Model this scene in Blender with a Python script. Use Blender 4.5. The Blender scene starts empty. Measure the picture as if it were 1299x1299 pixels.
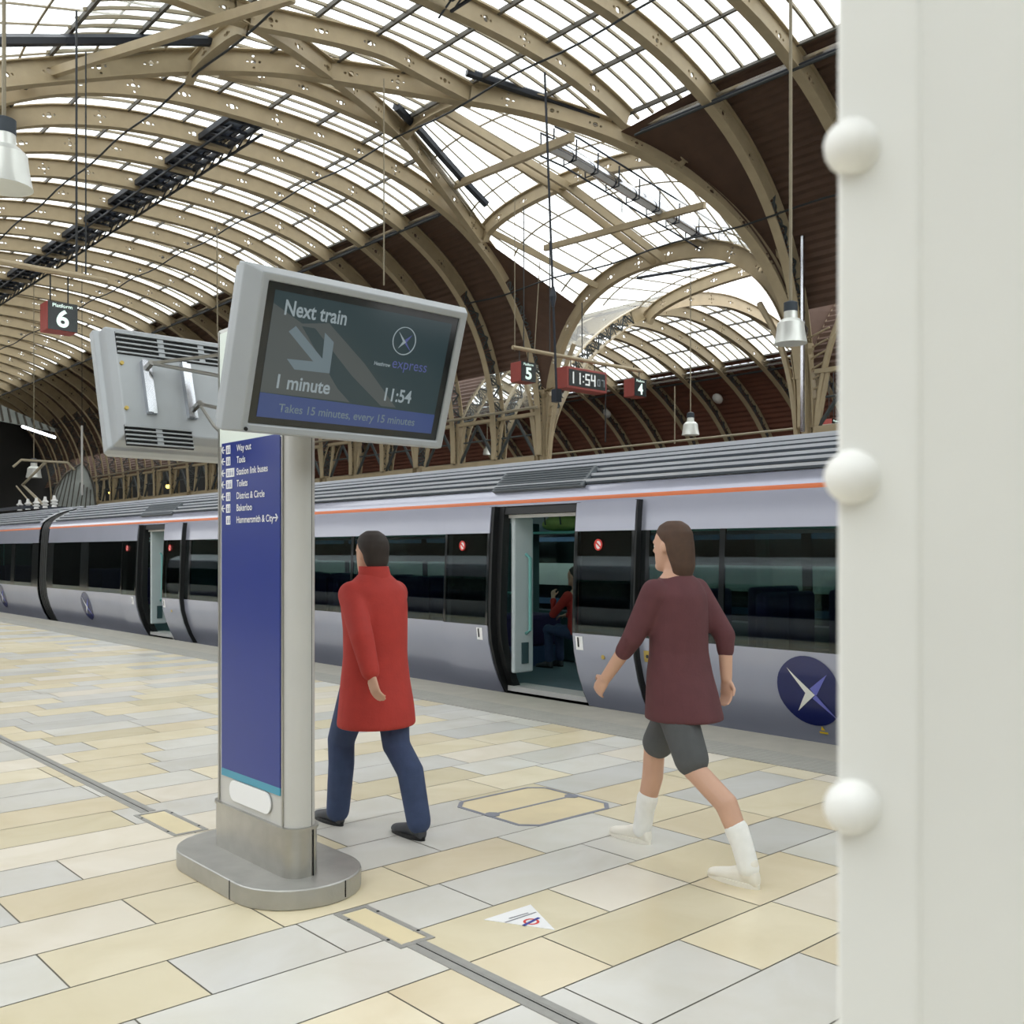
import bpy, bmesh, math, random
from mathutils import Vector, Matrix
random.seed(7)
V = Vector
sc = bpy.context.scene
COL = sc.collection
# ------------------------------------------------------------------ camera, sky, exposure
F = 1258.0; CX = 650.0; CY = 700.0; EYE = 1.55
DX, DY = 0.668, 0.744                     # view direction in plan (X across the tracks, Y along them)
cam = bpy.data.cameras.new('camera'); camo = bpy.data.objects.new('camera', cam); COL.objects.link(camo)
camo.location = (0, 0, EYE); camo.rotation_euler = (math.pi/2, 0, -math.atan2(DX, DY))
cam.sensor_width = 36; cam.lens = F/1299*36; cam.shift_y = (CY-649.5)/1299; cam.shift_x = -(CX-649.5)/1299
cam.clip_start = 0.05; cam.clip_end = 400
cam.dof.use_dof = True; cam.dof.focus_distance = 5.6; cam.dof.aperture_fstop = 9
sc.camera = camo
w = bpy.data.worlds.new('sky'); sc.world = w; w.use_nodes = True
w.node_tree.nodes['Background'].inputs[0].default_value = (0.97, 0.985, 1.0, 1)
w.node_tree.nodes['Background'].inputs[1].default_value = 2.9
sc.view_settings.view_transform = 'Standard'; sc.view_settings.look = 'None'
sc.view_settings.gamma = 1; sc.view_settings.use_curve_mapping = False
sc.view_settings.exposure = 0.0
sc.cycles.max_bounces = 8; sc.cycles.diffuse_bounces = 4; sc.cycles.glossy_bounces = 4
sc.cycles.transparent_max_bounces = 16; sc.cycles.use_denoising = True
sc.cycles.sample_clamp_indirect = 8

# ------------------------------------------------------------------ picking points of the place along a line of sight
def ray(px, py):
    r = (px-CX)/F; h = (CY-py)/F
    return V((DX+DY*r, DY-DX*r, h))
O = V((0, 0, EYE))
def PZ(px, py, z=0): d = ray(px, py); return O + d*((z-EYE)/d.z)
def PX(px, py, x): d = ray(px, py); return O + d*(x/d.x)
def PY(px, py, y): d = ray(px, py); return O + d*(y/d.y)
def PT(px, py, t): return O + ray(px, py)*t
def PP(px, py, p0, n): d = ray(px, py); return O + d*((p0-O).dot(n)/d.dot(n))

# ------------------------------------------------------------------ materials
def lin(c):
    f = lambda v: v/12.92 if v <= 0.04045 else ((v+0.055)/1.055)**2.4
    return tuple(f(x/255) for x in c) + (1,)
def mat(name, rgb, rough=0.5, metal=0.0, var=0.06, scale=6.0, bump=0.0, bscale=60, emit=None, estr=0, spec=0.5, coat=0):
    m = bpy.data.materials.new(name); m.use_nodes = True
    nt = m.node_tree; b = nt.nodes['Principled BSDF']; c = lin(rgb)
    b.inputs['Roughness'].default_value = rough; b.inputs['Metallic'].default_value = metal
    b.inputs['Specular IOR Level'].default_value = spec
    if coat: b.inputs['Coat Weight'].default_value = coat; b.inputs['Coat Roughness'].default_value = 0.08
    tc = nt.nodes.new('ShaderNodeTexCoord')
    if var:
        n = nt.nodes.new('ShaderNodeTexNoise'); n.inputs['Scale'].default_value = scale; n.inputs['Detail'].default_value = 4
        nt.links.new(tc.outputs['Object'], n.inputs['Vector'])
        mx = nt.nodes.new('ShaderNodeMix'); mx.data_type = 'RGBA'
        mx.inputs['A'].default_value = tuple(max(0, v*(1-var*2)) for v in c[:3])+(1,)
        mx.inputs['B'].default_value = tuple(min(1, v*(1+var*2)) for v in c[:3])+(1,)
        nt.links.new(n.outputs['Fac'], mx.inputs['Factor']); nt.links.new(mx.outputs['Result'], b.inputs['Base Color'])
    else:
        b.inputs['Base Color'].default_value = c
    if bump:
        n2 = nt.nodes.new('ShaderNodeTexNoise'); n2.inputs['Scale'].default_value = bscale
        nt.links.new(tc.outputs['Object'], n2.inputs['Vector'])
        bp = nt.nodes.new('ShaderNodeBump'); bp.inputs['Strength'].default_value = bump; bp.inputs['Distance'].default_value = 0.01
        nt.links.new(n2.outputs['Fac'], bp.inputs['Height']); nt.links.new(bp.outputs['Normal'], b.inputs['Normal'])
    if emit:
        b.inputs['Emission Color'].default_value = lin(emit); b.inputs['Emission Strength'].default_value = estr
    return m
def glass(name, tint, refl=0.12, rough=0.02):
    m = bpy.data.materials.new(name); m.use_nodes = True; nt = m.node_tree; nt.nodes.clear()
    out = nt.nodes.new('ShaderNodeOutputMaterial'); mx = nt.nodes.new('ShaderNodeMixShader')
    tr = nt.nodes.new('ShaderNodeBsdfTransparent'); tr.inputs[0].default_value = tint+(1,)
    gl = nt.nodes.new('ShaderNodeBsdfGlossy'); gl.inputs['Roughness'].default_value = rough
    gl.inputs['Color'].default_value = (.9, .95, .95, 1)
    lw = nt.nodes.new('ShaderNodeLayerWeight'); lw.inputs[0].default_value = .5
    pw = nt.nodes.new('ShaderNodeMath'); pw.operation = 'POWER'; pw.inputs[1].default_value = 5
    ad = nt.nodes.new('ShaderNodeMath'); ad.operation = 'MULTIPLY_ADD'; ad.inputs[1].default_value = .9; ad.inputs[2].default_value = refl
    nt.links.new(lw.outputs['Facing'], pw.inputs[0]); nt.links.new(pw.outputs[0], ad.inputs[0]); nt.links.new(ad.outputs[0], mx.inputs[0])
    nt.links.new(tr.outputs[0], mx.inputs[1]); nt.links.new(gl.outputs[0], mx.inputs[2]); nt.links.new(mx.outputs[0], out.inputs[0])
    return m
def roof_glass():
    m = bpy.data.materials.new('roof_glass'); m.use_nodes = True; nt = m.node_tree; nt.nodes.clear()
    out = nt.nodes.new('ShaderNodeOutputMaterial'); mx = nt.nodes.new('ShaderNodeMixShader'); mx.inputs[0].default_value = 0.22
    tr = nt.nodes.new('ShaderNodeBsdfTransparent'); tr.inputs[0].default_value = (.9, .93, .93, 1)
    tl = nt.nodes.new('ShaderNodeBsdfTranslucent'); tl.inputs[0].default_value = (.9, .9, .86, 1)
    nt.links.new(tr.outputs[0], mx.inputs[1]); nt.links.new(tl.outputs[0], mx.inputs[2]); nt.links.new(mx.outputs[0], out.inputs[0])
    return m
M = {}
M['rib'] = mat('cream_iron_paint', (166, 150, 120), .55, 0, .08, 3, .15, 40)
M['rib_dark'] = mat('dark_scroll_iron', (60, 66, 66), .6, 0, .1, 5)  # darker tone for the tracery and the girder diagonals
M['bar'] = mat('glazing_bar_paint', (140, 130, 108), .6, 0, .08, 5)
M['purlin'] = mat('backlit_dark_iron', (84, 80, 72), .6, 0, .08, 5)  # darkness of backlit purlins put into the colour
M['clad'] = mat('brown_roof_boarding', (84, 62, 48), .75, 0, .14, 2)
M['clad_red'] = mat('red_brown_wall_boarding', (112, 70, 54), .75, 0, .12, 1.5)
M['roof_glass'] = roof_glass()
M['cable'] = mat('dark_cable', (38, 42, 44), .6, 0, .05)
M['gantry'] = mat('dark_gantry_steel', (46, 50, 58), .5, .3, .1)
M['chrome'] = mat('bright_duct_metal', (200, 202, 208), .16, 1, .04)
M['duct_dull'] = mat('blue_grey_deck_sheet', (120, 130, 150), .3, .8, .2, 3)
M['alu'] = mat('satin_aluminium', (204, 203, 199), .38, .25, .03, 4)
M['steel'] = mat('brushed_stainless', (178, 176, 170), .3, .85, .08, 12, .06, 150)
M['drain_lip'] = mat('dull_drain_metal', (158, 157, 152), .45, .2, .08, 20)
M['plinth'] = mat('scuffed_plinth_steel', (176, 175, 170), .42, .6, .1, 9, .08, 90)
M['blue'] = mat('blue_sign_vinyl', (40, 56, 132), .3, 0, .02, 3)
M['teal'] = mat('teal_sign_stripe', (70, 150, 176), .35, 0, .03)
M['white'] = mat('white_print', (240, 240, 240), .5, 0, .01)
M['black'] = mat('black_rubber', (20, 22, 23), .5, 0, .05)
M['body'] = mat('lavender_silver_coach_paint', (160, 163, 178), .26, .25, .03, 1.5, coat=.6)
M['roofgrey'] = mat('grey_coach_roof', (184, 187, 192), .42, .3, .08, 2)
M['roofdark'] = mat('dark_slate_grey', (52, 60, 68), .6, 0, .1)  # dark tone shared by the ridge shade strips, louvres and lamp caps
M['vent'] = mat('grey_vent_grille', (96, 102, 106), .6, 0, .05)
M['orange'] = mat('orange_stripe', (206, 104, 48), .4, 0, .03)
M['tglass'] = glass('tinted_train_glass', (.50, .58, .57), .07)
M['cglass'] = glass('clear_green_train_glass', (.66, .78, .74), .06)
M['pillar'] = mat('black_window_surround', (26, 30, 31), .12, 0, .03, coat=.4)
M['inner'] = mat('pale_coach_lining', (196, 206, 208), .5, 0, .03)
M['innerdark'] = mat('dark_coach_lining', (60, 84, 88), .5, 0, .05)
M['coachfloor'] = mat('blue_grey_coach_floor', (82, 98, 106), .6, 0, .1)
M['seat'] = mat('purple_seat_moquette', (52, 40, 84), .85, 0, .15, 30)
M['seatblue'] = mat('blue_seat_shell', (58, 82, 120), .6, 0, .05)
M['railteal'] = mat('teal_grab_rail', (120, 180, 176), .35, .2, .03)
M['logo'] = mat('navy_logo_vinyl', (28, 36, 88), .25, 0, .03, coat=.4)
M['logow'] = mat('cream_logo_vinyl', (226, 226, 218), .35, 0, .02)
M['logop'] = mat('violet_logo_vinyl', (108, 112, 190), .35, 0, .02)
M['red'] = mat('red_sign_box', (150, 66, 58), .5, 0, .06)
M['redprint'] = mat('red_print', (214, 60, 52), .5, 0, .02)
M['bluep'] = mat('blue_print', (40, 60, 150), .5, 0, .02)
M['yellow'] = mat('yellow_print', (236, 200, 40), .5, 0, .02)
M['signface'] = mat('black_sign_face', (14, 26, 26), .25, 0, .03)
M['signlit'] = mat('lit_sign_print', (225, 245, 235), .5, 0, .0, emit=(225, 250, 240), estr=.55)
M['led'] = mat('clock_segments', (200, 205, 205), .5, 0, 0, emit=(230, 230, 225), estr=.45)
M['led_dim'] = mat('dim_clock_segments', (110, 116, 120), .5, 0, 0, emit=(160, 166, 170), estr=.25)
M['lamp'] = mat('spun_aluminium_shade', (226, 228, 222), .35, .35, .03)
M['lampglow'] = mat('lamp_diffuser', (235, 255, 245), .5, 0, 0, emit=(225, 255, 240), estr=2.0)
M['tube'] = mat('lit_tube', (255, 255, 255), .5, 0, 0, emit=(245, 250, 255), estr=6)
M['coachlight'] = mat('coach_ceiling_light', (220, 255, 245), .5, 0, 0, emit=(200, 255, 240), estr=1.3)
M['yellowlamp'] = mat('warm_lit_bulb', (255, 225, 120), .5, 0, 0, emit=(255, 220, 110), estr=3)
M['column'] = mat('white_column_paint', (244, 243, 238), .42, 0, .03, 5, .05, 20)
M['grout'] = mat('grey_grout', (126, 122, 110), .8, 0, .1)
M['coping'] = mat('worn_coping_stone', (168, 164, 152), .5, 0, .1, 5, .1, 40)
M['ballast'] = mat('dark_track_ballast', (58, 54, 50), .9, 0, .3, 20, .6, 60)
M['concrete'] = mat('grey_platform_concrete', (150, 146, 136), .7, 0, .1)
M['darkwall'] = mat('near_black_wall', (34, 33, 31), .9, 0, .2, .6)  # near-black with random tone for the end wall
M['tanwall'] = mat('tan_side_wall', (92, 84, 72), .8, 0, .2, .8)
M['skin'] = mat('skin', (206, 164, 140), .55, 0, .04, 8)
M['hair'] = mat('brown_hair', (74, 52, 38), .7, 0, .15, 30)
M['greyhair'] = mat('dark_hair', (50, 42, 38), .7, 0, .15, 30)
M['redcoat'] = mat('red_coat_cloth', (176, 54, 46), .8, 0, .08, 14, .1, 80)
M['navy'] = mat('navy_trouser_cloth', (58, 72, 104), .85, 0, .1, 20, .1, 120)
M['shoe'] = mat('dark_shoe_leather', (64, 66, 70), .5, 0, .05)
M['maroon'] = mat('maroon_top_cloth', (92, 52, 56), .85, 0, .08, 14, .1, 80)
M['shorts'] = mat('grey_shorts_cloth', (84, 86, 88), .85, 0, .08, 14)
M['trainer'] = mat('white_trainer', (236, 232, 220), .6, 0, .03, 14)
M['sock'] = mat('white_sock_knit', (240, 240, 236), .9, 0, .03, 30)
M['eye'] = mat('eye_white', (235, 232, 226), .3, 0, 0)
M['gablegl'] = mat('grey_gable_glass', (166, 172, 168), .3, 0, .25, 1.2)  # flat grey with random mottling for the distant panes
M['brass'] = mat('brass_screw', (190, 165, 90), .4, .6, .05)
M['darkslot'] = mat('dark_slot', (16, 18, 18), .8, 0, .05)
def screen_mat(name, rgb, e):
    m = mat(name, (8, 12, 14), .12, 0, 0, emit=rgb, estr=e); return m
M['scr'] = screen_mat('screen_glow_dark', (46, 62, 66), .8)
M['scr_lit'] = screen_mat('screen_glow_pale', (78, 84, 84), .8)
M['scr_blue'] = screen_mat('screen_band_blue', (60, 76, 122), .8)
M['scr_txt'] = screen_mat('screen_text_pale', (138, 150, 154), .9)
M['scr_arrow'] = screen_mat('screen_arrow_grey', (96, 110, 116), 1.0)
M['scr_purple'] = screen_mat('screen_text_violet', (74, 80, 128), 1.0)

# ------------------------------------------------------------------ mesh builder
class MB:
    def __init__(s): s.v = []; s.f = []; s.m = []
    def add(s, vs, fs, mi=0):
        o = len(s.v); s.v += [tuple(v) for v in vs]
        s.f += [tuple(i+o for i in f) for f in fs]; s.m += [mi]*len(fs)
    def box(s, a, b, mi=0):
        (x0, y0, z0), (x1, y1, z1) = a, b
        s.add([(x0,y0,z0),(x1,y0,z0),(x1,y1,z0),(x0,y1,z0),(x0,y0,z1),(x1,y0,z1),(x1,y1,z1),(x0,y1,z1)],
              [(0,3,2,1),(4,5,6,7),(0,1,5,4),(1,2,6,5),(2,3,7,6),(3,0,4,7)], mi)
    def obox(s, c, u, v, n, hu, hv, hn, mi=0):
        c, u, v, n = V(c), V(u), V(v), V(n); vs = []
        for k in (-1, 1):
            for (i, j) in ((-1,-1),(1,-1),(1,1),(-1,1)): vs.append(c+u*hu*i+v*hv*j+n*hn*k)
        s.add(vs, [(0,3,2,1),(4,5,6,7),(0,1,5,4),(1,2,6,5),(2,3,7,6),(3,0,4,7)], mi)
    def sweep(s, pts, sides, deps, sec, mi=0, caps=True):
        n = len(sec); vs = []
        for p, a, d in zip(pts, sides, deps):
            for (x, y) in sec: vs.append(V(p)+V(a)*x+V(d)*y)
        fs = []
        for i in range(len(pts)-1):
            for j in range(n):
                k = (j+1) % n; fs.append((i*n+j, i*n+k, (i+1)*n+k, (i+1)*n+j))
        if caps: fs.append(tuple(range(n))[::-1]); fs.append(tuple((len(pts)-1)*n+j for j in range(n)))
        s.add(vs, fs, mi)
    def tube(s, pts, r, seg=8, mi=0):
        pts = [V(p) for p in pts]; rr = r if isinstance(r, (list, tuple)) else [r]*len(pts)
        vs = []; fs = []; prev = None
        for i, p in enumerate(pts):
            t = (pts[min(i+1, len(pts)-1)]-pts[max(i-1, 0)]).normalized()
            if prev is None: a = t.orthogonal().normalized()
            else: a = (prev-t*prev.dot(t)).normalized()
            prev = a; b = t.cross(a)
            for k in range(seg):
                q = 2*math.pi*k/seg; vs.append(p+(a*math.cos(q)+b*math.sin(q))*rr[i])
        for i in range(len(pts)-1):
            for k in range(seg):
                l = (k+1) % seg; fs.append((i*seg+k, i*seg+l, (i+1)*seg+l, (i+1)*seg+k))
        fs.append(tuple(range(seg))[::-1]); fs.append(tuple((len(pts)-1)*seg+k for k in range(seg)))
        s.add(vs, fs, mi)
    def lathe(s, prof, c=(0,0,0), seg=24, mi=0):
        vs = []; fs = []; c = V(c); n = len(prof)
        for k in range(seg):
            q = 2*math.pi*k/seg
            for (r, z) in prof: vs.append(c+V((r*math.cos(q), r*math.sin(q), z)))
        for k in range(seg):
            l = (k+1) % seg
            for i in range(n-1): fs.append((k*n+i, l*n+i, l*n+i+1, k*n+i+1))
        if prof[0][0] > 1e-6: fs.append(tuple(k*n for k in range(seg))[::-1])
        if prof[-1][0] > 1e-6: fs.append(tuple(k*n+n-1 for k in range(seg)))
        s.add(vs, fs, mi)
    def prism(s, poly, z0, z1, mi=0):
        n = len(poly)
        s.add([(x, y, z0) for x, y in poly]+[(x, y, z1) for x, y in poly],
              [tuple(range(n))[::-1], tuple(range(n, 2*n))]+[(i, (i+1) % n, n+(i+1) % n, n+i) for i in range(n)], mi)
    def plate(s, pts, n, th, mi=0):
        """polygon (3D) with thickness th along n"""
        n = V(n)*th; k = len(pts)
        s.add([V(p) for p in pts]+[V(p)+n for p in pts],
              [tuple(range(k))[::-1], tuple(range(k, 2*k))]+[(i, (i+1) % k, k+(i+1) % k, k+i) for i in range(k)], mi)
    def ball(s, c, r, sx=1, sy=1, sz=1, seg=12, rings=8, mi=0):
        c = V(c); vs = [c+V((0, 0, r*sz))]; fs = []
        for i in range(1, rings):
            a = math.pi*i/rings
            for k in range(seg):
                q = 2*math.pi*k/seg
                vs.append(c+V((r*sx*math.sin(a)*math.cos(q), r*sy*math.sin(a)*math.sin(q), r*sz*math.cos(a))))
        vs.append(c-V((0, 0, r*sz))); L = len(vs)-1
        for k in range(seg):
            l = (k+1) % seg; fs.append((0, 1+k, 1+l))
            for i in range(rings-2): fs.append((1+i*seg+k, 1+(i+1)*seg+k, 1+(i+1)*seg+l, 1+i*seg+l))
            fs.append((1+(rings-2)*seg+k, L, 1+(rings-2)*seg+l))
        s.add(vs, fs, mi)
    def mesh(s, name, mats, smooth=False):
        me = bpy.data.meshes.new(name); me.from_pydata(s.v, [], s.f)
        for m in (mats if isinstance(mats, (list, tuple)) else [mats]): me.materials.append(m)
        if any(s.m): me.polygons.foreach_set('material_index', s.m)
        b = bmesh.new(); b.from_mesh(me); bmesh.ops.recalc_face_normals(b, faces=b.faces); b.to_mesh(me); b.free()
        if smooth:
            me.shade_smooth()
            try: me.set_sharp_from_angle(angle=math.radians(smooth if smooth is not True else 40))
            except Exception: pass
        return me
    def build(s, name, mats, parent=None, smooth=False, loc=None):
        o = bpy.data.objects.new(name, s.mesh(name, mats, smooth)); COL.objects.link(o)
        if parent is not None: put(o, parent)
        if loc is not None: o.location = loc
        return o
def put(o, parent):
    """child keeps world-space vertices: the parent's location is taken back out"""
    o.parent = parent
    w = V((0, 0, 0)); p = parent
    while p is not None: w += V(p.location); p = p.parent
    o.location = -w
def tag(o, label=None, cat=None, group=None, kind=None):
    if label: o['label'] = label
    if cat: o['category'] = cat
    if group: o['group'] = group
    if kind: o['kind'] = kind
    return o
def thing(name, label, cat, loc=(0,0,0), group=None):
    o = bpy.data.objects.new(name, None); COL.objects.link(o); o.location = loc; o.empty_display_size = .2
    return tag(o, label, cat, group)
def struct(name, mb, m, label, parent=None, smooth=False):
    o = mb.build(name, m, parent, smooth); o['kind'] = 'structure'
    if parent is None: o['label'] = label; o['category'] = name.split('_')[0]
    return o
def bevel(o, w, seg=2, ang=30):
    md = o.modifiers.new('bevel', 'BEVEL'); md.width = w; md.segments = seg; md.limit_method = 'ANGLE'; md.angle_limit = math.radians(ang); return o
def copy_tree(o, parent=None):
    c = o.copy(); COL.objects.link(c)
    if parent is not None: c.parent = parent
    for ch in list(o.children): copy_tree(ch, c)
    return c
def text(name, body, m, parent, p0, u, v, height=None, width=None, bold=0.0, depth=.002, align='LEFT'):
    cu = bpy.data.curves.new('t', 'FONT'); cu.body = body; cu.size = 1; cu.offset = bold; cu.extrude = 0.0; cu.align_x = align
    to = bpy.data.objects.new('t', cu); COL.objects.link(to)
    dg = bpy.context.evaluated_depsgraph_get(); me = bpy.data.meshes.new_from_object(to.evaluated_get(dg))
    bpy.data.objects.remove(to)
    xs = [q.co.x for q in me.vertices]; ys = [q.co.y for q in me.vertices]
    x0, x1, y0 = min(xs), max(xs), min(ys)
    capH = 0.7
    sy = (height/capH) if height else None
    sx = (width/(x1-x0)) if width else None
    if sy is None: sy = sx
    if sx is None: sx = sy
    u, v = V(u).normalized(), V(v).normalized(); n = u.cross(v); p0 = V(p0)
    for q in me.vertices:
        x = (q.co.x-(x0 if align == 'LEFT' else 0))*sx; q.co = p0+u*x+v*(q.co.y*sy)+n*depth
    me.name = name; me.materials.clear(); me.materials.append(m)
    o = bpy.data.objects.new(name, me); COL.objects.link(o); put(o, parent); return o

# ------------------------------------------------------------------ roof profiles
XM, AA, Z0, BB, NN = 13.53, 10.5, 4.92, 8.73, 2.5           # near vault
XB, AB, BB2, NB2 = 35.0, 11.0, 7.2, 1.8                               # far vault beyond the column row
def zA(x):
    u = min(1, abs((x-XM)/AA)); return Z0+BB*(1-u**NN)**(1/NN)
def zB(x):
    u = min(1, abs((x-XB)/AB)); return Z0+BB2*(1-u**NB2)**(1/NB2)
def arc_profile(xm, a, b, n, num=64, z0=Z0):
    raw = []
    for i in range(2001):
        q = math.pi*i/2000; c, s_ = math.cos(q), math.sin(q)
        raw.append(V((xm-a*math.copysign(abs(c)**(2/n), c), 0, z0+b*abs(s_)**(2/n))))
    L = [0]
    for i in range(1, len(raw)): L.append(L[-1]+(raw[i]-raw[i-1]).length)
    out = []; j = 0
    for k in range(num):
        t = L[-1]*k/(num-1)
        while j < len(L)-2 and L[j+1] < t: j += 1
        f = (t-L[j])/max(1e-9, L[j+1]-L[j]); out.append(raw[j].lerp(raw[j+1], f))
    return out
def normals2(pts):
    """unit inward normals (in the X-Z plane) of an arch running left to right"""
    out = []
    for i in range(len(pts)):
        t = (pts[min(i+1, len(pts)-1)]-pts[max(i-1, 0)]).normalized(); out.append(V((t.z, 0, -t.x)))
    return out
PA = arc_profile(XM, AA, BB, NN, 72); NA = normals2(PA)
PB = arc_profile(XB, AB, BB2, NB2, 72); NB = normals2(PB)
def off(P, N, d): return [p-n*d for p, n in zip(P, N)]       # outward offset
def on_vault(px, py):
    d = ray(px, py); t = 3.4/d.x
    while True:
        p = O+d*t
        if p.x > XM+AA-0.02 or p.z >= zA(p.x): return p
        t += 0.02
def resample(pts, step):
    pts = [V(p) for p in pts]; L = [0]
    for i in range(1, len(pts)): L.append(L[-1]+(pts[i]-pts[i-1]).length)
    n = max(2, int(round(L[-1]/step))+1); out = []; j = 0
    for k in range(n):
        t = L[-1]*k/(n-1)
        while j < len(L)-2 and L[j+1] < t: j += 1
        out.append(pts[j].lerp(pts[j+1], (t-L[j])/max(1e-9, L[j+1]-L[j])))
    return out
def smooth_path(pts, it=3):
    pts = [V(p) for p in pts]
    for _ in range(it):
        q = [pts[0]]
        for i in range(len(pts)-1): q += [pts[i].lerp(pts[i+1], .25), pts[i].lerp(pts[i+1], .75)]
        q.append(pts[-1]); pts = q
    return pts
def frames(pts, inward=None, plane=None):
    """side and depth vectors along a path; depth = inward(p) made square to the path"""
    S, D = [], []
    for i, p in enumerate(pts):
        t = (pts[min(i+1, len(pts)-1)]-pts[max(i-1, 0)]).normalized()
        if plane is not None: sd = V(plane); d = t.cross(sd).normalized(); d = -d if d.z > 0 and abs(d.z) > .2 else d
        else:
            d = V(inward(p)); d = (d-t*d.dot(t)).normalized(); sd = d.cross(t).normalized()
        S.append(sd); D.append(d)
    return S, D
def vault_in(p):
    e = .05; x = min(max(p.x, 3.2), 23.8); return V(((zA(x+e)-zA(x-e))/(2*e), 0, -1)).normalized()
def rect(a0, a1, b0, b1): return [(a0, b0), (a1, b0), (a1, b1), (a0, b1)]
def pierced(mb, pts, S, D, d0, d1, th=.05, pitch=1.35, big=.064, small=.036, hole_from=0, hole_to=1e9):
    """web plate along a path, depth d0..d1, cut through with plus-shaped groups of round holes"""
    L = [0]
    for i in range(1, len(pts)): L.append(L[-1]+(pts[i]-pts[i-1]).length)
    tot = L[-1]
    def at(s):
        s = min(max(s, 0), tot); j = 0
        lo, hi = 0, len(L)-2
        while lo < hi:
            mid = (lo+hi+1)//2
            if L[mid] <= s: lo = mid
            else: hi = mid-1
        f = (s-L[lo])/max(1e-9, L[lo+1]-L[lo])
        return pts[lo].lerp(pts[lo+1], f), S[lo].lerp(S[lo+1], f), D[lo].lerp(D[lo+1], f)
    def P(s, d, w):
        p, a, b = at(s); return p+a*w+b*d
    h = th/2
    def solid(s0, s1, e0, e1):
        vs = [P(s0,e0,-h),P(s1,e0,-h),P(s1,e1,-h),P(s0,e1,-h),P(s0,e0,h),P(s1,e0,h),P(s1,e1,h),P(s0,e1,h)]
        mb.add(vs, [(0,3,2,1),(4,5,6,7)])
    def hole(s0, s1, e0, e1, r):
        sm, em = (s0+s1)/2, (e0+e1)/2
        outer = [(s1,em),(s1,e1),(sm,e1),(s0,e1),(s0,em),(s0,e0),(sm,e0),(s1,e0)]
        inner = [(sm+r*math.cos(k*math.pi/4), em+r*math.sin(k*math.pi/4)) for k in range(8)]
        vs = [P(a,b,-h) for a,b in outer]+[P(a,b,-h) for a,b in inner]+[P(a,b,h) for a,b in outer]+[P(a,b,h) for a,b in inner]
        fs = []
        for k in range(8):
            l = (k+1) % 8; fs += [(k,l,8+l,8+k), (16+k,24+k,24+l,16+l), (8+k,8+l,24+l,24+k)]
        mb.add(vs, fs)
    cell = (d1-d0)/3.4; c0 = d0+cell*.2; s = 0; k = 0
    rows = [d0, c0+0, c0+cell, c0+2*cell, c0+3*cell, d1]
    while s < tot-1e-6:
        e = min(tot, s+pitch-3*cell)
        n = max(1, int((e-s)/.4))
        for i in range(n): solid(s+(e-s)*i/n, s+(e-s)*(i+1)/n, d0, d1)
        s = e
        if s >= tot-1e-6: break
        e = min(tot, s+3*cell)
        if e-s > 2.9*cell and hole_from < s < hole_to:
            kind = k % 3; k += 1
            for ci in range(3):
                a, b = s+ci*cell, s+(ci+1)*cell
                solid(a, b, rows[0], rows[1]); solid(a, b, rows[4], rows[5])
                for ri in range(3):
                    mid = (ci == 1 and ri == 1); edge = (ci == 1) != (ri == 1)
                    if mid: hole(a, b, rows[1+ri], rows[2+ri], big*(1.25 if kind == 2 else 1))
                    elif edge and (kind == 0 or (kind == 1 and ri == 1) or (kind == 2 and ri == 1)): hole(a, b, rows[1+ri], rows[2+ri], small)
                    else: solid(a, b, rows[1+ri], rows[2+ri])
        else: solid(s, e, d0, d1)
        s = e
ORD = ['first','second','third','fourth','fifth','sixth','seventh','eighth','ninth','tenth','eleventh','twelfth','thirteenth','fourteenth',
       'fifteenth','sixteenth','seventeenth','eighteenth','nineteenth','twentieth','twenty-first','twenty-second','twenty-third','twenty-fourth','twenty-fifth']

BAY = 2.4; YF, YN = 25.1, 14.75; NBAY = 23; YEND = YF+BAY*NBAY; YBACK = YN-BAY*13
EDGE = 6.2
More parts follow.
